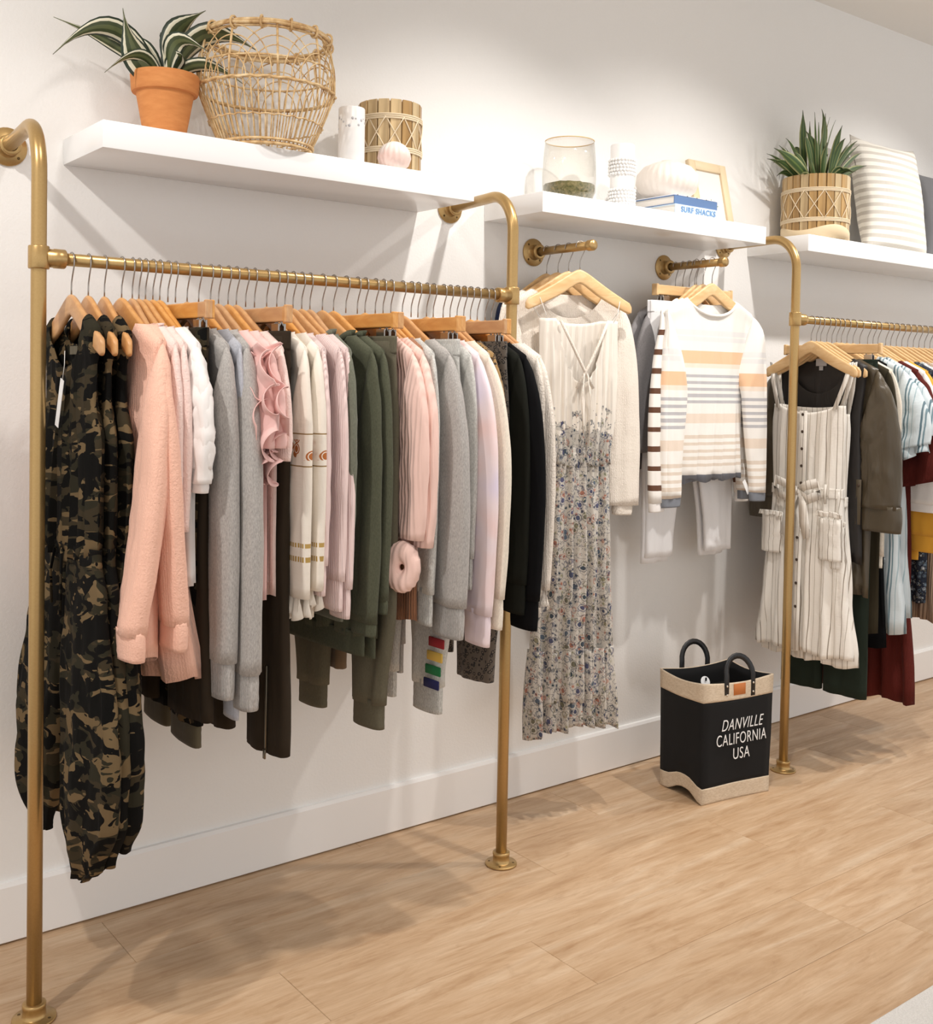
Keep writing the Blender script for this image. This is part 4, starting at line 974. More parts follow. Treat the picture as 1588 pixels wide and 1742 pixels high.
ext = [('cream_blouse', 'cream blouse right after the taupe pleated dress', 'blouse', 'cream blouse after the taupe dress', 'cream_blouse', 0.68), ('mustard_sweater', 'second mustard sweater far along the right rack', 'sweater', 'second mustard sweater', 'mustard', 0.7),
       ('white_blouse', 'white blouse far along the right rack', 'blouse', 'far white blouse', 'white_cotton', 0.66), ('floral_blouse', 'blue flowered blouse far along the right rack', 'blouse', 'far blue flowered blouse', 'white_floral', 0.66), ('taupe_blouse', 'taupe blouse far along the right rack', 'blouse', 'far taupe blouse', 'taupe_pleat', 0.7),
       ('rust_top', 'rust ribbed top far along the right rack', 'top', 'far rust top', 'rust_brown', 0.66), ('cream_sweatshirt', 'cream sweatshirt at the far end of the right rack', 'sweatshirt', 'far cream sweatshirt', 'cream', 0.68)]
for k, (nm, lb_, ct, sh, mt, L_) in enumerate(ext):
    simple_top(nm, lb_, ct, None, 4.005 + 0.042 * k, sh, mt, L_, zc=-0.5 - 0.02 * (k % 3), seed=371 + 4 * k, T=0.014, th=0.018, **S3)

# ------------------------------------------------------------------ things on the shelves
t = NT('terracotta'); nz_ = t.noise(t.map((1, 1, 4)), 18, 4, 0.6)
MAT['terracotta'] = t.done(t.ramp(nz_.outputs[0], [(0.3, (198, 124, 66)), (0.7, (214, 143, 82))]), 0.8, 0, t.bump(t.noise(t.map(), 220, 2).outputs[0], 0.15, 0.001))
simple('soil', (58, 44, 34), 0.95)
t = NT('striped_leaf'); u_ = t.sep(t.tc.outputs['UV'])[0]
f_ = t.math('ABSOLUTE', t.math('SUBTRACT', u_, 0.5))
MAT['leaf1'] = t.done(t.ramp(f_, [(0, (96, 104, 66)), (0.1, (66, 76, 46)), (0.27, (228, 222, 196)), (0.35, (232, 228, 206)), (0.4, (44, 58, 44)), (0.5, (38, 50, 40))], 'CONSTANT'), 0.4)
t = NT('green_leaf'); u_ = t.sep(t.tc.outputs['UV']); f_ = t.math('ABSOLUTE', t.math('SUBTRACT', u_[0], 0.5))
c = t.ramp(f_, [(0, (110, 130, 70)), (0.12, (62, 88, 50)), (0.34, (74, 98, 56)), (0.42, (168, 172, 116)), (0.5, (150, 150, 100))]); c = t.mix(t.math('MULTIPLY', t.math('POWER', u_[1], 6.0), 0.9), c, (44, 38, 36))
MAT['leaf2'] = t.done(c, 0.45)
def leaf_mesh(path, width, fold=0.25, n=14, mat='leaf1', point=0.75, roll=1.0):
    """blade along a bezier path, widest about a third up, with a shallow V section"""
    V = []; UV = []
    for i in range(n + 1):
        s = i / n; p = bez(path, s); tg = (bez(path, min(1, s + 0.02)) - bez(path, max(0, s - 0.02))).normalized()
        sd = tg.cross(Vector((0, 0, 1)))
        if sd.length < 0.05: sd = Vector((1, 0, 0))
        sd.normalize(); sd.rotate(Matrix.Rotation(roll, 3, tg)); up = sd.cross(tg).normalized()
        wv = width * (0.45 + 0.55 * sm(0, 0.4, s)) * (1 - sm(0.5, 1.0, s) ** 1.15) + 0.0006
        for k in range(5):
            q = (k - 2) / 2
            V.append(p + sd * (q * wv) + up * (abs(q) ** 1.3 * wv * fold)); UV.append((k / 4, s))
    F = [(i * 5 + k, i * 5 + k + 1, i * 5 + k + 6, i * 5 + k + 5) for i in range(n) for k in range(4)]
    return V, F, UV
def leaf(parent, path, width, mat, **kw):
    V, F, UV = leaf_mesh(path, width, mat=mat, **kw)
    return mk('leaf', V, F, mat, parent, uv=UV, solid=0.0009)
# striped plant in a terracotta pot
r = empty('potted_plant', (1.052, -0.145, ZS), 0, 'striped long-leaved plant in a terracotta pot on the left shelf', 'plant')
pt = mk('pot', *lathe([(0.0001, 0.0), (0.046, 0.0), (0.049, 0.004), (0.069, 0.115), (0.078, 0.116), (0.080, 0.120), (0.083, 0.156), (0.081, 0.161), (0.075, 0.161), (0.072, 0.147), (0.0001, 0.14)], 40), 'terracotta', r)
autosmooth(pt, 30)
mk('soil', *lathe([(0.0001, 0.150), (0.04, 0.151), (0.071, 0.147)], 24), 'soil', r)
Z0 = 0.150
for (dx, dy, dz, bx, by, bz, wd) in [(-0.275, -0.02, 0.155, -0.15, 0.0, 0.29, 0.022), (-0.25, 0.06, 0.265, -0.12, 0.03, 0.215, 0.014), (-0.125, -0.05, 0.285, -0.10, -0.03, 0.17, 0.034), (0.095, -0.02, 0.335, 0.02, 0.0, 0.27, 0.036), (0.22, -0.06, 0.25, 0.10, -0.03, 0.30, 0.030), (0.17, -0.09, 0.150, 0.08, -0.05, 0.205, 0.016),
                                   (0.05, 0.05, 0.30, 0.0, 0.03, 0.24, 0.03), (-0.05, 0.06, 0.27, -0.06, 0.04, 0.22, 0.024), (0.075, -0.085, 0.215, -0.01, -0.06, 0.25, 0.022), (-0.17, -0.06, 0.125, -0.08, -0.04, 0.205, 0.014), (0.02, -0.06, 0.20, 0.02, -0.04, 0.2, 0.02), (0.13, 0.06, 0.27, 0.06, 0.03, 0.26, 0.022)]:
    leaf(r, [(dx * 0.06, dy * 0.06, Z0), (bx * 0.55, by * 0.55, Z0 + (bz - Z0) * 0.75), (bx, by, bz + 0.015), (dx, dy, dz)], wd * 1.12, 'leaf1', roll=(1.05 if dx < 0 else -1.05) + 0.3 * math.sin(dx * 90))

# rattan basket
t = NT('rattan'); nz_ = t.noise(t.map(), 45, 3, 0.6)
MAT['rattan'] = t.done(t.ramp(nz_.outputs[0], [(0.3, (182, 140, 90)), (0.5, (218, 184, 132)), (0.7, (238, 214, 172))]), 0.55)
bx0, by0 = 1.305, -0.188
r = empty('rattan_basket', (bx0, by0, ZS), 0, 'round open-weave rattan basket with looped arches on the left shelf', 'basket')
def brad(z): return interp([(0.0, 0.112), (0.15, 0.172), (0.2, 0.172), (0.285, 0.158)], z) if z > 0.15 else 0.108 + (0.172 - 0.108) * (z / 0.15) ** 0.9
def bp(a, z, k=0.0): return Vector(((brad(z) + k) * math.cos(a), (brad(z) + k) * math.sin(a), z))
def bring(z, rad, k=0.0, wav=0, n=72, amp=0.002): return tube([bp(2 * PI * i / n, z + amp * math.sin(wav * 2 * PI * i / n), k + amp * math.cos(wav * 2 * PI * i / n)) for i in range(n)], rad, 6, closed=True)
mk('base_ring', *join(bring(0.006, 0.005), bring(0.016, 0.0035, 0.001), tube([(0.06 * math.cos(a), 0.06 * math.sin(a), 0.004) for a in [2 * PI * k / 40 for k in range(40)]], 0.003, 6, closed=True)), 'rattan', r)
for k in range(8):
    a = PI * k / 8; mk('base_spoke', *tube([(0.115 * math.cos(a), 0.115 * math.sin(a), 0.005), (-0.115 * math.cos(a), -0.115 * math.sin(a), 0.005)], 0.0025, 6), 'rattan', r)
for k in range(58):
    a = 2 * PI * k / 58
    mk('rib', *tube([bp(a, z) for z in (0.004, 0.05, 0.1, 0.15)], 0.0019, 6), 'rattan', r)
mk('belt', *join(bring(0.152, 0.0036, 0.002, 24), bring(0.152, 0.0036, -0.002, 24, amp=-0.002), bring(0.07, 0.002, 0.003, 27), bring(0.205, 0.0026, -0.003)), 'rattan', r)
for c_ in range(9):
    a0 = 2 * PI * c_ / 9 + 0.2
    for q in (0.62, 0.5, 0.38, 0.26):
        P = []
        for i in range(19):
            th_ = PI * i / 18
            P.append(bp(a0 + q * math.cos(th_), 0.152 + (0.128 * q / 0.62) * math.sin(th_), 0.002 * ((c_ % 2) * 2 - 1)))
        mk('arch', *tube(P, 0.0016, 6), 'rattan', r)
    mk('upright', *tube([bp(a0, z) for z in (0.15, 0.20, 0.24, 0.285)], 0.0032, 6), 'rattan', r)
rim = mk('rim', *join(bring(0.285, 0.0045, 0.004, 9, amp=0.001), bring(0.292, 0.0045, -0.003), bring(0.279, 0.004, -0.005)), 'rattan', r)
for k in range(14):
    a = 2 * PI * k / 14 + 0.1; P = []
    for i in range(12):
        b = 2 * PI * i / 12; c0 = bp(a, 0.286)
        P.append(c0 + Vector((math.cos(a), math.sin(a), 0)) * (0.0125 * math.cos(b)) + Vector((0, 0, 0.0145 * math.sin(b))) + Vector((-math.sin(a), math.cos(a), 0)) * (0.004 * math.sin(b * 0.5)))
    mk('rim_binding', *tube(P, 0.003, 6, closed=True), 'rattan', rim)

# small white vase with punched dots
simple('white_ceramic', (244, 242, 240), 0.35); simple('dot_grey', (196, 196, 200), 0.6)
r = empty('perforated_vase', (1.546, -0.212, ZS), 0, 'white cylindrical vase with a band of punched dots beside the basket', 'vase')
vb = autosmooth(mk('body', *lathe([(0.0001, 0), (0.033, 0), (0.0355, 0.003), (0.0355, 0.148), (0.034, 0.151), (0.031, 0.151), (0.030, 0.146), (0.030, 0.01), (0.0001, 0.008)], 36), 'white_ceramic', r), 40)
rd = random.Random(4)
for k in range(22):
    a = -PI / 2 + (k - 10) * 0.24; z = 0.108 + rd.uniform(-0.016, 0.016); q = rd.uniform(0.002, 0.0042)
    M = Matrix.Translation((0.0352 * math.cos(a), 0.0352 * math.sin(a), z)) @ Matrix.Rotation(a, 4, 'Z') @ Matrix.Rotation(PI / 2, 4, 'Y')
    mk('punched_dot', *xf(lathe([(0.0001, 0.0006), (q, 0.0006), (q, 0.0)], 10), M), 'dot_grey', vb)

# bamboo planters wound with cord
t = NT('gold_bamboo'); oi = t.n('ObjectInfo'); g_ = t.noise(t.map((60, 60, 2)), 1, 3, 0.6)
c = t.ramp(oi.outputs['Random'], [(0, (156, 122, 76)), (0.3, (200, 162, 106)), (0.6, (230, 206, 162)), (0.85, (172, 148, 110)), (1, (212, 176, 120))])
c = t.mix(t.ramp(g_.outputs[0], [(0.42, (0, 0, 0)), (0.6, (190, 190, 190))]), c, (128, 94, 54)); c = t.mix(t.ramp(t.noise(t.map((45, 45, 1), (3, 1, 2)), 1, 2).outputs[0], [(0.55, (0, 0, 0)), (0.68, (170, 170, 170))]), c, (240, 222, 184))
MAT['bamboo'] = t.done(c, 0.32, 0.25)
simple('cord', (226, 208, 178), 0.85); simple('pale_wood', (226, 204, 168), 0.55)
def bamboo_pot(name, loc, R, h, label, cat, n=30):
    r = empty(name, loc, 0, label, cat, 'cord-wound bamboo pots')
    autosmooth(mk('liner', *lathe([(0.0001, 0.004), (R * 0.9, 0.004), (R * 0.93, h * 0.2), (R * 0.965, h * 0.97), (R * 0.95, h * 0.98), (R * 0.9, h * 0.9), (0.0001, h * 0.88)], 40), 'soil' if 'plant' in name else 'bamboo', r), 40)
    wd = 2 * PI * R / n
    V, F = box(-wd * 0.47, wd * 0.47, -0.004, 0.003, 0.004, h, 0.002, 1)
    me = bpy.data.meshes.new('slat'); me.from_pydata([tuple(v) for v in V], [], F); me.materials.append(MAT['bamboo'])
    for k in range(n):
        a = 2 * PI * k / n; s = link('slat', me, r); s.location = (R * math.cos(a), R * math.sin(a), 0); s.rotation_euler = (0, 0, a + PI / 2)
    for zc in (0.30, 0.76):
        for q in (-1, 0, 1):
            mk('cord_ring', *tube([((R + 0.006) * math.cos(a), (R + 0.006) * math.sin(a), h * zc + q * 0.0052) for a in [2 * PI * k / 48 for k in range(48)]], 0.0027, 6, closed=True), 'cord', r)
    m_ = 11
    for k in range(m_):
        for sg in (-1, 1):
            P = []
            for i in range(7):
                s = i / 6; a = 2 * PI * (k + sg * s) / m_
                P.append(((R + 0.0065 + 0.001 * sg) * math.cos(a), (R + 0.0065 + 0.001 * sg) * math.sin(a), h * (0.31 + 0.44 * s)))
            mk('cross_cord', *tube(P, 0.0018, 5), 'cord', r)
    return r
bamboo_pot('bamboo_candle_pot', (1.706, -0.155, ZS), 0.084, 0.195, 'gold bamboo pot wound with crossing cords behind the shell', 'pot', 16)
# ribbed shell
t = NT('shell'); z_ = t.sep(t.map())[2]; n_ = t.noise(t.map((60, 60, 3)), 1, 2)
c = t.ramp(t.math('ADD', t.math('MULTIPLY', z_, 9.0), t.math('MULTIPLY', n_.outputs[0], 0.35)), [(0.2, (236, 214, 204)), (0.5, (238, 204, 194)), (0.75, (242, 232, 226))]); MAT['shell'] = t.done(c, 0.5)
prof_ = [(0.0001, 0.0), (0.026, 0.001), (0.040, 0.014), (0.046, 0.032), (0.042, 0.052), (0.030, 0.068), (0.014, 0.077), (0.0001, 0.079)]
V, F = lathe(prof_, 72)
V = [Vector((v.x * (1 + 0.03 * math.cos(18 * math.atan2(v.y, v.x))), v.y * (1 + 0.03 * math.cos(18 * math.atan2(v.y, v.x))), v.z)) for v in V]
o = mk('sea_urchin_shell', V, F, 'shell'); o.location = (1.672, -0.24 + 0.01, ZS); tag(o, 'round white and pink ribbed shell in front of the bamboo pot', 'shell')

# glass bowl with moss
t = NT('clear_glass'); t.done((255, 255, 255), 0.03)
tr_ = t.n('BsdfTransparent'); tr_.inputs[0].default_value = (0.97, 0.965, 0.95, 1); gl_ = t.n('BsdfGlossy'); gl_.inputs['Roughness'].default_value = 0.03; fr_ = t.n('LayerWeight'); fr_.inputs[0].default_value = 0.12; mx_ = t.n('MixShader')
t.l(fr_.outputs['Facing'], mx_.inputs[0]); t.l(tr_.outputs[0], mx_.inputs[1]); t.l(gl_.outputs[0], mx_.inputs[2]); t.l(mx_.outputs[0], t.t.nodes['Material Output'].inputs[0]); MAT['glass'] = t.m
t = NT('moss'); v_ = t.noise(t.map(), 90, 4, 0.7); MAT['moss'] = t.done(t.ramp(v_.outputs[0], [(0.3, (70, 74, 44)), (0.5, (124, 118, 78)), (0.7, (168, 150, 112))]), 0.95, 0, t.bump(v_.outputs[0], 0.8, 0.01))
r = empty('glass_bowl', (2.395, -0.155, ZS), 0, 'clear glass bowl with moss and amber rim on the middle shelf', 'bowl')
mk('bowl', *lathe([(0.0001, 0.0), (0.050, 0.0), (0.074, 0.010), (0.085, 0.036), (0.0865, 0.08), (0.084, 0.14), (0.079, 0.198), (0.0775, 0.198), (0.0825, 0.14), (0.085, 0.08), (0.0835, 0.038), (0.073, 0.0125), (0.05, 0.003), (0.0001, 0.003)], 48), 'glass', r)
V, F = lathe([(0.0001, 0.0045), (0.05, 0.0045), (0.071, 0.014), (0.081, 0.036), (0.0825, 0.058), (0.06, 0.064), (0.03, 0.066), (0.0001, 0.066)], 40)
mk('moss', [v + Vector((0, 0, 0.006 * nz3(v.x * 60, v.y * 60, 1) if v.z > 0.05 else 0)) for v in V], F, 'moss', r)
simple('amber', (214, 178, 120), 0.25)
mk('rim', *tube([(0.0783 * math.cos(a), 0.0783 * math.sin(a), 0.1985) for a in [2 * PI * k / 48 for k in range(48)]], 0.0016, 6, closed=True), 'amber', r)
# beaded white vase
r = empty('beaded_vase', (2.632, -0.158, ZS), 0, 'tall white vase ringed with rows of ceramic beads', 'vase')
autosmooth(mk('body', *lathe([(0.0001, 0), (0.038, 0), (0.040, 0.004), (0.040, 0.218), (0.038, 0.221), (0.034, 0.221), (0.033, 0.2), (0.0001, 0.19)], 36), 'white_ceramic', r), 40)
bead = bpy.data.meshes.new('bead'); V, F = lathe([(0.0001, -0.0052), (0.0037, -0.0037), (0.0052, 0), (0.0037, 0.0037), (0.0001, 0.0052)], 8); bead.from_pydata([tuple(v) for v in V], [], F); bead.shade_smooth(); bead.materials.append(MAT['white_ceramic'])
for z in (0.012, 0.0235, 0.035, 0.0465, 0.058, 0.0695, 0.122, 0.1335, 0.145, 0.1565, 0.168):
    for k in range(24):
        a = 2 * PI * (k + (0.5 if int(z * 1000) % 2 else 0)) / 24; o = link('bead', bead, r); o.location = (0.0425 * math.cos(a), 0.0425 * math.sin(a), z)
# round ribbed vase on two books
def book(loc, rz, w_, d_, h_, cov, label, spine_text=None, dots=False):
    r = empty('book', loc, rz, label, 'book', 'stacked books')
    mk('pages', *box(-w_ / 2 + 0.004, w_ / 2 - 0.004, -d_ / 2 + 0.004, d_ / 2 - 0.004, 0.003, h_ - 0.003), 'paper', r, smooth=False)
    V, F = join(box(-w_ / 2, w_ / 2, -d_ / 2, d_ / 2, 0, 0.003, 0.0008, 1), box(-w_ / 2, w_ / 2, -d_ / 2, d_ / 2, h_ - 0.003, h_, 0.0008, 1), box(-w_ / 2, w_ / 2, -d_ / 2 - 0.001, -d_ / 2 + 0.003, 0.001, h_ - 0.001, 0.0008, 1))
    mk('cover', V, F, cov, r, smooth=False)
    return r
simple('paper', (232, 226, 218), 0.85); simple('cover_blue', (92, 122, 166), 0.5); simple('cover_pale', (206, 222, 234), 0.5); simple('print_blue', (112, 154, 204), 0.5); simple('cover_dark', (52, 46, 50), 0.5); simple('cover_white', (236, 238, 244), 0.5)
def text_mesh(s, size, mat, parent, M, name='lettering', sx=1.0, shear=0.0, ext=0.0005, space=1.0, bold=0.0):
    cu = bpy.data.curves.new('text', 'FONT'); cu.body = s; cu.size = size; cu.align_x = 'CENTER'; cu.align_y = 'CENTER'; cu.extrude = ext; cu.shear = shear; cu.space_character = space; cu.offset = bold
    ob = bpy.data.objects.new('text', cu); COL.objects.link(ob); bpy.context.view_layer.update()
    me = bpy.data.meshes.new_from_object(ob.evaluated_get(bpy.context.evaluated_depsgraph_get()))
    bpy.data.objects.remove(ob)
    me.transform(M @ Matrix.Diagonal((sx, 1, 1, 1))); me.materials.clear(); me.materials.append(MAT[mat])
    return link(name, me, parent)
BR = Matrix.Rotation(PI / 2, 4, 'X')
b = book((2.892, -0.158, ZS), 0.0, 0.232, 0.215, 0.033, 'cover_pale', 'pale blue book with blue spine lettering, bottom of the stack')
text_mesh('SURF SHACKS', 0.026, 'print_blue', b, Matrix.Translation((0.0, -0.1095, 0.0165)) @ BR, sx=1.0, bold=0.0004, space=1.12)
b = book((2.888, -0.155, ZS + 0.033), 0.02, 0.225, 0.205, 0.030, 'cover_blue', 'blue book with a white speckled cover, under the round vase')
mk('jacket', *box(-0.113, 0.113, -0.1035, 0.1025, 0.0301, 0.0325, 0.0006, 1), 'cover_white', b, smooth=False)
for k in range(4): mk('printed_dot', *box(-0.10 + 0.05 * k, -0.095 + 0.05 * k, -0.1045, -0.1036, 0.0304, 0.0322), 'cover_dark', b, smooth=False)
prof_ = [(0.0001, 0.0), (0.045, 0.0), (0.070, 0.006), (0.096, 0.028), (0.108, 0.056), (0.104, 0.086), (0.082, 0.112), (0.048, 0.127), (0.024, 0.132), (0.022, 0.136), (0.017, 0.137), (0.016, 0.125), (0.0001, 0.12)]
V, F = lathe(prof_, 112)
def ribv(v):
    a = math.atan2(v.y, v.x); k = 1 + 0.014 * math.cos(28 * a) * (1 if v.z < 0.13 else 0); return Vector((v.x * k, v.y * k, v.z))
simple('cream_ceramic', (240, 230, 220), 0.4)
o = mk('round_vase', [ribv(v) for v in V], F, 'cream_ceramic'); o.location = (2.862, -0.15, ZS + 0.0655); tag(o, 'squat round ribbed cream vase on top of the two books', 'vase')
# picture frame leaning on the wall
r = empty('picture_frame', (3.205, -0.085, ZS), 0, 'pale wood picture frame with a green leaf print, leaning on the wall', 'picture frame')
r.rotation_euler = (-0.22, 0, 0)
FW, FH, FB = 0.105, 0.265, 0.034
for nm, (a, b_, c_, d_) in {'left': (-FW, -FW + FB, 0, FH), 'right': (FW - FB, FW, 0, FH), 'low': (-FW + FB, FW - FB, 0, FB), 'up': (-FW + FB, FW - FB, FH - FB, FH)}.items():
    mk('frame_rail', *box(a, b_, -0.009, 0.009, c_, d_, 0.0015, 1), 'pale_wood', r)
mk('print', *box(-FW + FB - 0.004, FW - FB + 0.004, 0.0, 0.004, FB - 0.004, FH - FB + 0.004), 'paper', r, smooth=False)
simple('leaf_print', (120, 144, 110), 0.7)
for k in range(7):
    a = PI * (0.05 + 0.15 * k); P = [(0.0, -0.0008, 0.095), (0.018 * math.cos(a), -0.001, 0.095 + 0.016 * math.sin(a)), (0.036 * math.cos(a), -0.001, 0.095 + 0.028 * math.sin(a))]
    strip(r, 'printed_leaf', P, (-math.sin(a), 0, math.cos(a)), 0.010, 'leaf_print', 0.0006, [0.3, 1, 0.15])
# bamboo planter with spiky plant
R2 = bamboo_pot('potted_plant', (3.725, -0.150, ZS), 0.124, 0.25, 'spiky green plant in a cord-wound bamboo planter on the right shelf', 'plant', 24)
V, F = lathe([(0.0001, 0.002), (0.118, 0.002), (0.131, 0.006), (0.131, 0.03), (0.129, 0.034), (0.12, 0.034)], 48)
V = [Vector((v.x, v.y, v.z + (0.022 * (0.5 + 0.5 * math.sin(3 * math.atan2(v.y, v.x) + 1)) if v.z > 0.02 else 0))) for v in V]
mk('wooden_base', V, F, 'pale_wood', R2)
rl = random.Random(5)
for k in range(46):
    a = rl.uniform(0, 2 * PI); el = rl.uniform(0.25, 1.5); Ln = rl.uniform(0.15, 0.27) * (1.05 if el > 1 else 1.0)
    dx, dy, dz = math.cos(a) * math.cos(el) * Ln, math.sin(a) * math.cos(el) * Ln * 0.42, math.sin(el) * Ln
    bend = rl.uniform(-0.05, 0.02); x0, y0 = 0.06 * math.cos(a), 0.05 * math.sin(a)
    leaf(R2, [(x0, y0, 0.228), (x0 + dx * 0.35, y0 + dy * 0.35, 0.228 + dz * 0.5), (x0 + dx * 0.7, y0 + dy * 0.7, 0.228 + dz * 0.85), (x0 + dx, y0 + dy, 0.228 + dz + bend)], rl.choice([0.006, 0.007, 0.013, 0.016]), 'leaf2', n=10, roll=(1 if dx < 0 else -1) * rl.uniform(0.4, 1.3))
for (dx, dy, dz, wd) in [(-0.30, -0.02, 0.10, 0.02), (0.33, -0.01, 0.12, 0.02), (0.26, -0.03, 0.16, 0.02), (-0.12, -0.03, 0.19, 0.019), (0.10, -0.02, 0.20, 0.02), (-0.02, -0.03, 0.29, 0.012), (0.08, 0.0, 0.28, 0.011), (0.12, 0.0, 0.275, 0.010)]:
    leaf(R2, [(dx * 0.2, dy, 0.225), (dx * 0.45, dy * 1.5, 0.225 + dz * 0.45), (dx * 0.75, dy * 1.5, 0.225 + dz * 0.85), (dx, dy, 0.225 + dz)], wd, 'leaf2', n=10, roll=1.0 if dx < 0 else -1.0)

# cushions
def cushion(loc, S, T, mat, label, rot, seed, corner=0.02):
    n = 28; V = []; F = []
    for side in (0, 1):
        for j in range(n + 1):
            for i in range(n + 1):
                u, v = -1 + 2 * i / n, -1 + 2 * j / n
                e = max(0, (1 - u * u)) ** 0.42 * max(0, (1 - v * v)) ** 0.42
                pin = 1 - 0.085 * (1 - v * v) * abs(u) ** 3; pin2 = 1 - 0.085 * (1 - u * u) * abs(v) ** 3
                V.append(Vector((u * S / 2 * pin, (-1 if side == 0 else 1) * T / 2 * e + 0.004 * nz3(u * 3, v * 3, seed + side), S / 2 + v * S / 2 * pin2)))
    m1 = (n + 1) ** 2
    for side in (0, 1):
        for j in range(n):
            for i in range(n):
                a = side * m1 + j * (n + 1) + i; q = (a, a + 1, a + n + 2, a + n + 1); F.append(q if side == 0 else q[::-1])
    o = mk('cushion', V, F, mat, None, merge=0.0006); o.location = loc; o.rotation_euler = rot
    return tag(o, label, 'cushion')
stops = []
zz = 0.0
for k in range(15): stops += [(k / 15, (240, 236, 226)), (k / 15 + 0.036, (206, 200, 190))]
zbands('cushion_stripe', stops, 0.0, 0.48, 0.4); cloth('cushion_grey', (106, 106, 108), weave=500, bump=0.5)
cushion((4.285, -0.165, ZS), 0.49, 0.14, 'cushion_stripe', 'cream and taupe striped cushion leaning on the wall', (-0.16, 0.0, 0.0), 1)
cushion((4.74, -0.150, ZS), 0.40, 0.13, 'cushion_grey', 'dark grey cushion cut off by the picture edge', (-0.16, 0, 0.0), 2)

# ------------------------------------------------------------------ market bag on the floor
t = NT('black_canvas'); MAT['canvas_black'] = t.done((9, 9, 11), 0.95, 0, t.bump(t.noise(t.map(), 900, 1).outputs[0], 0.25, 0.001))
t = NT('jute'); nz_ = t.noise(t.map((90, 90, 300)), 1, 3, 0.7); MAT['jute'] = t.done(t.ramp(nz_.outputs[0], [(0.3, (196, 176, 150)), (0.7, (222, 206, 184))]), 0.95, 0, t.bump(nz_.outputs[0], 0.3, 0.001))
simple('leather_black', (24, 24, 26), 0.42); simple('leather_tan', (190, 112, 52), 0.5); simple('rivet', (214, 208, 196), 0.25, 1.0); simple('print_white', (240, 240, 240), 0.7)
bag = empty('market_bag', (2.962, -0.337, 0.001), math.atan2(-0.046, 0.293), 'black market bag with jute bands and leather handles on the floor', 'bag')
BW, BD, BH = 0.298, 0.213, 0.405
def bag_ring(z, k=0.0, top=0.0):
    P = []; hx, hy = BW / 2 - k, BD / 2 - k
    fl_ = 1 + 0.035 * (z / BH)
    for (ax, ay), (bx_, by_) in (((-1, -1), (1, -1)), ((1, -1), (1, 1)), ((1, 1), (-1, 1)), ((-1, 1), (-1, -1))):
        for i in range(10):
            s = i / 10; x = hx * (ax + (bx_ - ax) * s); y = hy * (ay + (by_ - ay) * s)
            bow = math.sin(s * PI)
            nx, ny = ((0, ay) if ay == by_ else (ax, 0))
            d = 0.006 * bow * math.sin(z * 9 + ax) + 0.003 * nz3(x * 9, y * 9, z * 7)
            lift = 0
            if z < 0.1 and ax == bx_ and ax < 0: lift = 0.030 * sm(0.12, 0.5, s) * (1 - sm(0.62, 1.0, s)) * (1 - 0.5 * z / 0.1)   # buckled left base
            if z > BH - 0.08: lift = -0.010 * bow * ((z - BH + 0.08) / 0.08)
            P.append(Vector((x * fl_ + nx * d, y * fl_ + ny * d, z + lift)))
    return P
def bag_band(name, z0, z1, mat, k=0.0, n=10, parent=bag):
    return mk(name, *loft([bag_ring(z0 + (z1 - z0) * i / n, k) for i in range(n + 1)]), mat, parent, solid=0.0022)
bag_band('canvas_body', 0.05, 0.345, 'canvas_black', 0.0008, 16)
bag_band('bottom_band', 0.0, 0.054, 'jute')
bag_band('top_band', 0.34, BH, 'jute')
bag_band('lining', 0.06, BH - 0.002, 'canvas_black', 0.004)
mk('bag_base', [Vector((x, y, 0.006)) for x, y in ((-BW / 2 + 0.05, -BD / 2 + 0.004), (BW / 2, -BD / 2 + 0.004), (BW / 2, BD / 2), (-BW / 2 + 0.05, BD / 2))], [(0, 1, 2, 3)], 'canvas_black', bag, solid=0.002)
mk('folded_cloth', *box(-0.12, 0.12, -0.08, 0.08, 0.22, 0.345, 0.03, 3), 'black_olive', bag)
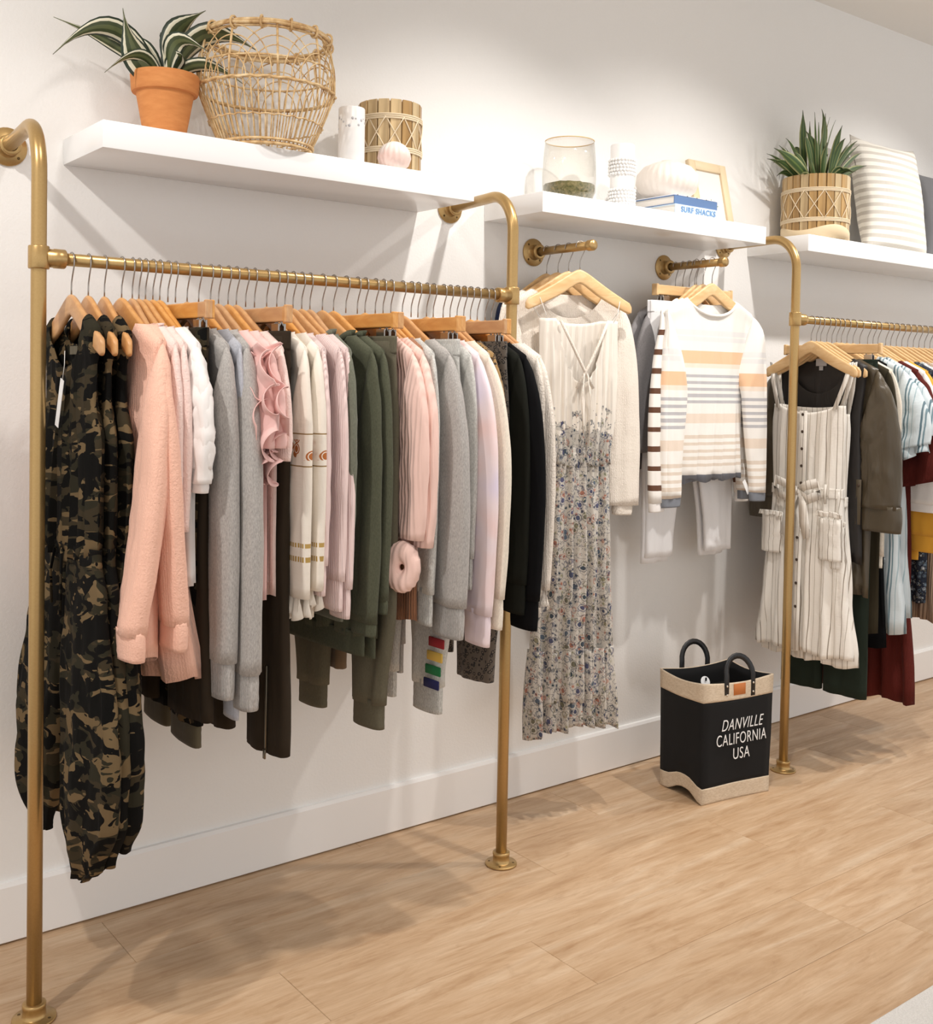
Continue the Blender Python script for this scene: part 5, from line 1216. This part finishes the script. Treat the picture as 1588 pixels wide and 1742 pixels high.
for s in (-1, 1):
    y = s * (BD / 2 * 1.036 + 0.003)
    P = [(-0.058, y, BH - 0.062), (-0.058, y, BH - 0.01)]
    for i in range(13):
        a = PI - PI * i / 12; P.append((0.058 * math.cos(a), y + (0.018 if s < 0 else 0.012) * math.sin(a), BH + 0.012 + 0.062 * math.sin(a)))
    P += [(0.058, y, BH - 0.01), (0.058, y, BH - 0.062)]
    V = []; F = []
    for i, p in enumerate(P):
        p = Vector(p); tg = (Vector(P[min(i + 1, len(P) - 1)]) - Vector(P[max(i - 1, 0)])).normalized(); nn = tg.cross(Vector((0, 1, 0))).normalized()
        V += [p - nn * 0.0095, p + nn * 0.0095]
    F = [(2 * i, 2 * i + 1, 2 * i + 3, 2 * i + 2) for i in range(len(P) - 1)]
    hd = mk('handle', V, F, 'leather_black', bag, solid=0.0045)
    for xx in (-0.058, 0.058):
        for z in (BH - 0.018, BH - 0.048):
            mk('rivet', *xf(lathe([(0.0001, 0.0045), (0.003, 0.004), (0.0038, 0.002), (0.0038, 0)], 10), Matrix.Translation((xx, y - 0.002, z)) @ Matrix.Rotation(PI / 2, 4, 'X')), 'rivet', hd)
yf = -(BD / 2 * 1.02)
mk('leather_patch', *box(-0.028, 0.024, yf - 0.0085, yf - 0.006, BH - 0.052, BH - 0.014, 0.0008, 1), 'leather_tan', bag)
for s_, z, sz, sx_, sh in (('DANVILLE', 0.254, 0.054, 0.70, 0.3), ('CALIFORNIA', 0.205, 0.055, 0.665, 0.0), ('USA', 0.154, 0.055, 0.72, 0.0)):
    text_mesh(s_, sz, 'print_white', bag, Matrix.Translation((0.012, yf - 0.0072, z)) @ BR, sx=sx_, shear=sh, space=1.08, bold=-0.0004)
tg = mk('round_tag', *xf(lathe([(0.0001, 0.0012), (0.019, 0.0012), (0.019, 0), (0.0001, 0)], 24), Matrix.Translation((-0.09, -0.045, 0.388)) @ Matrix.Rotation(1.2, 4, 'X')), 'tag_white', bag, smooth=False)
mk('tag_clip', *box(-0.094, -0.086, -0.0495, -0.0475, 0.392, 0.404, 0.001, 1), 'leather_black', tg)

# ------------------------------------------------------------------ white rug
t = NT('rug'); nz_ = t.noise(t.map(), 260, 3, 0.7); MAT['rug'] = t.done(t.ramp(nz_.outputs[0], [(0.3, (222, 220, 216)), (0.7, (244, 242, 239))]), 0.95, 0, t.bump(nz_.outputs[0], 0.6, 0.004))
n = 40; V = []; 
o = mk('white_rug', *box(1.2, 4.2, -2.95, -1.452, 0.0002, 0.011, 0.004, 2), 'rug'); tag(o, 'white woven rug entering at the lower right corner', 'rug')
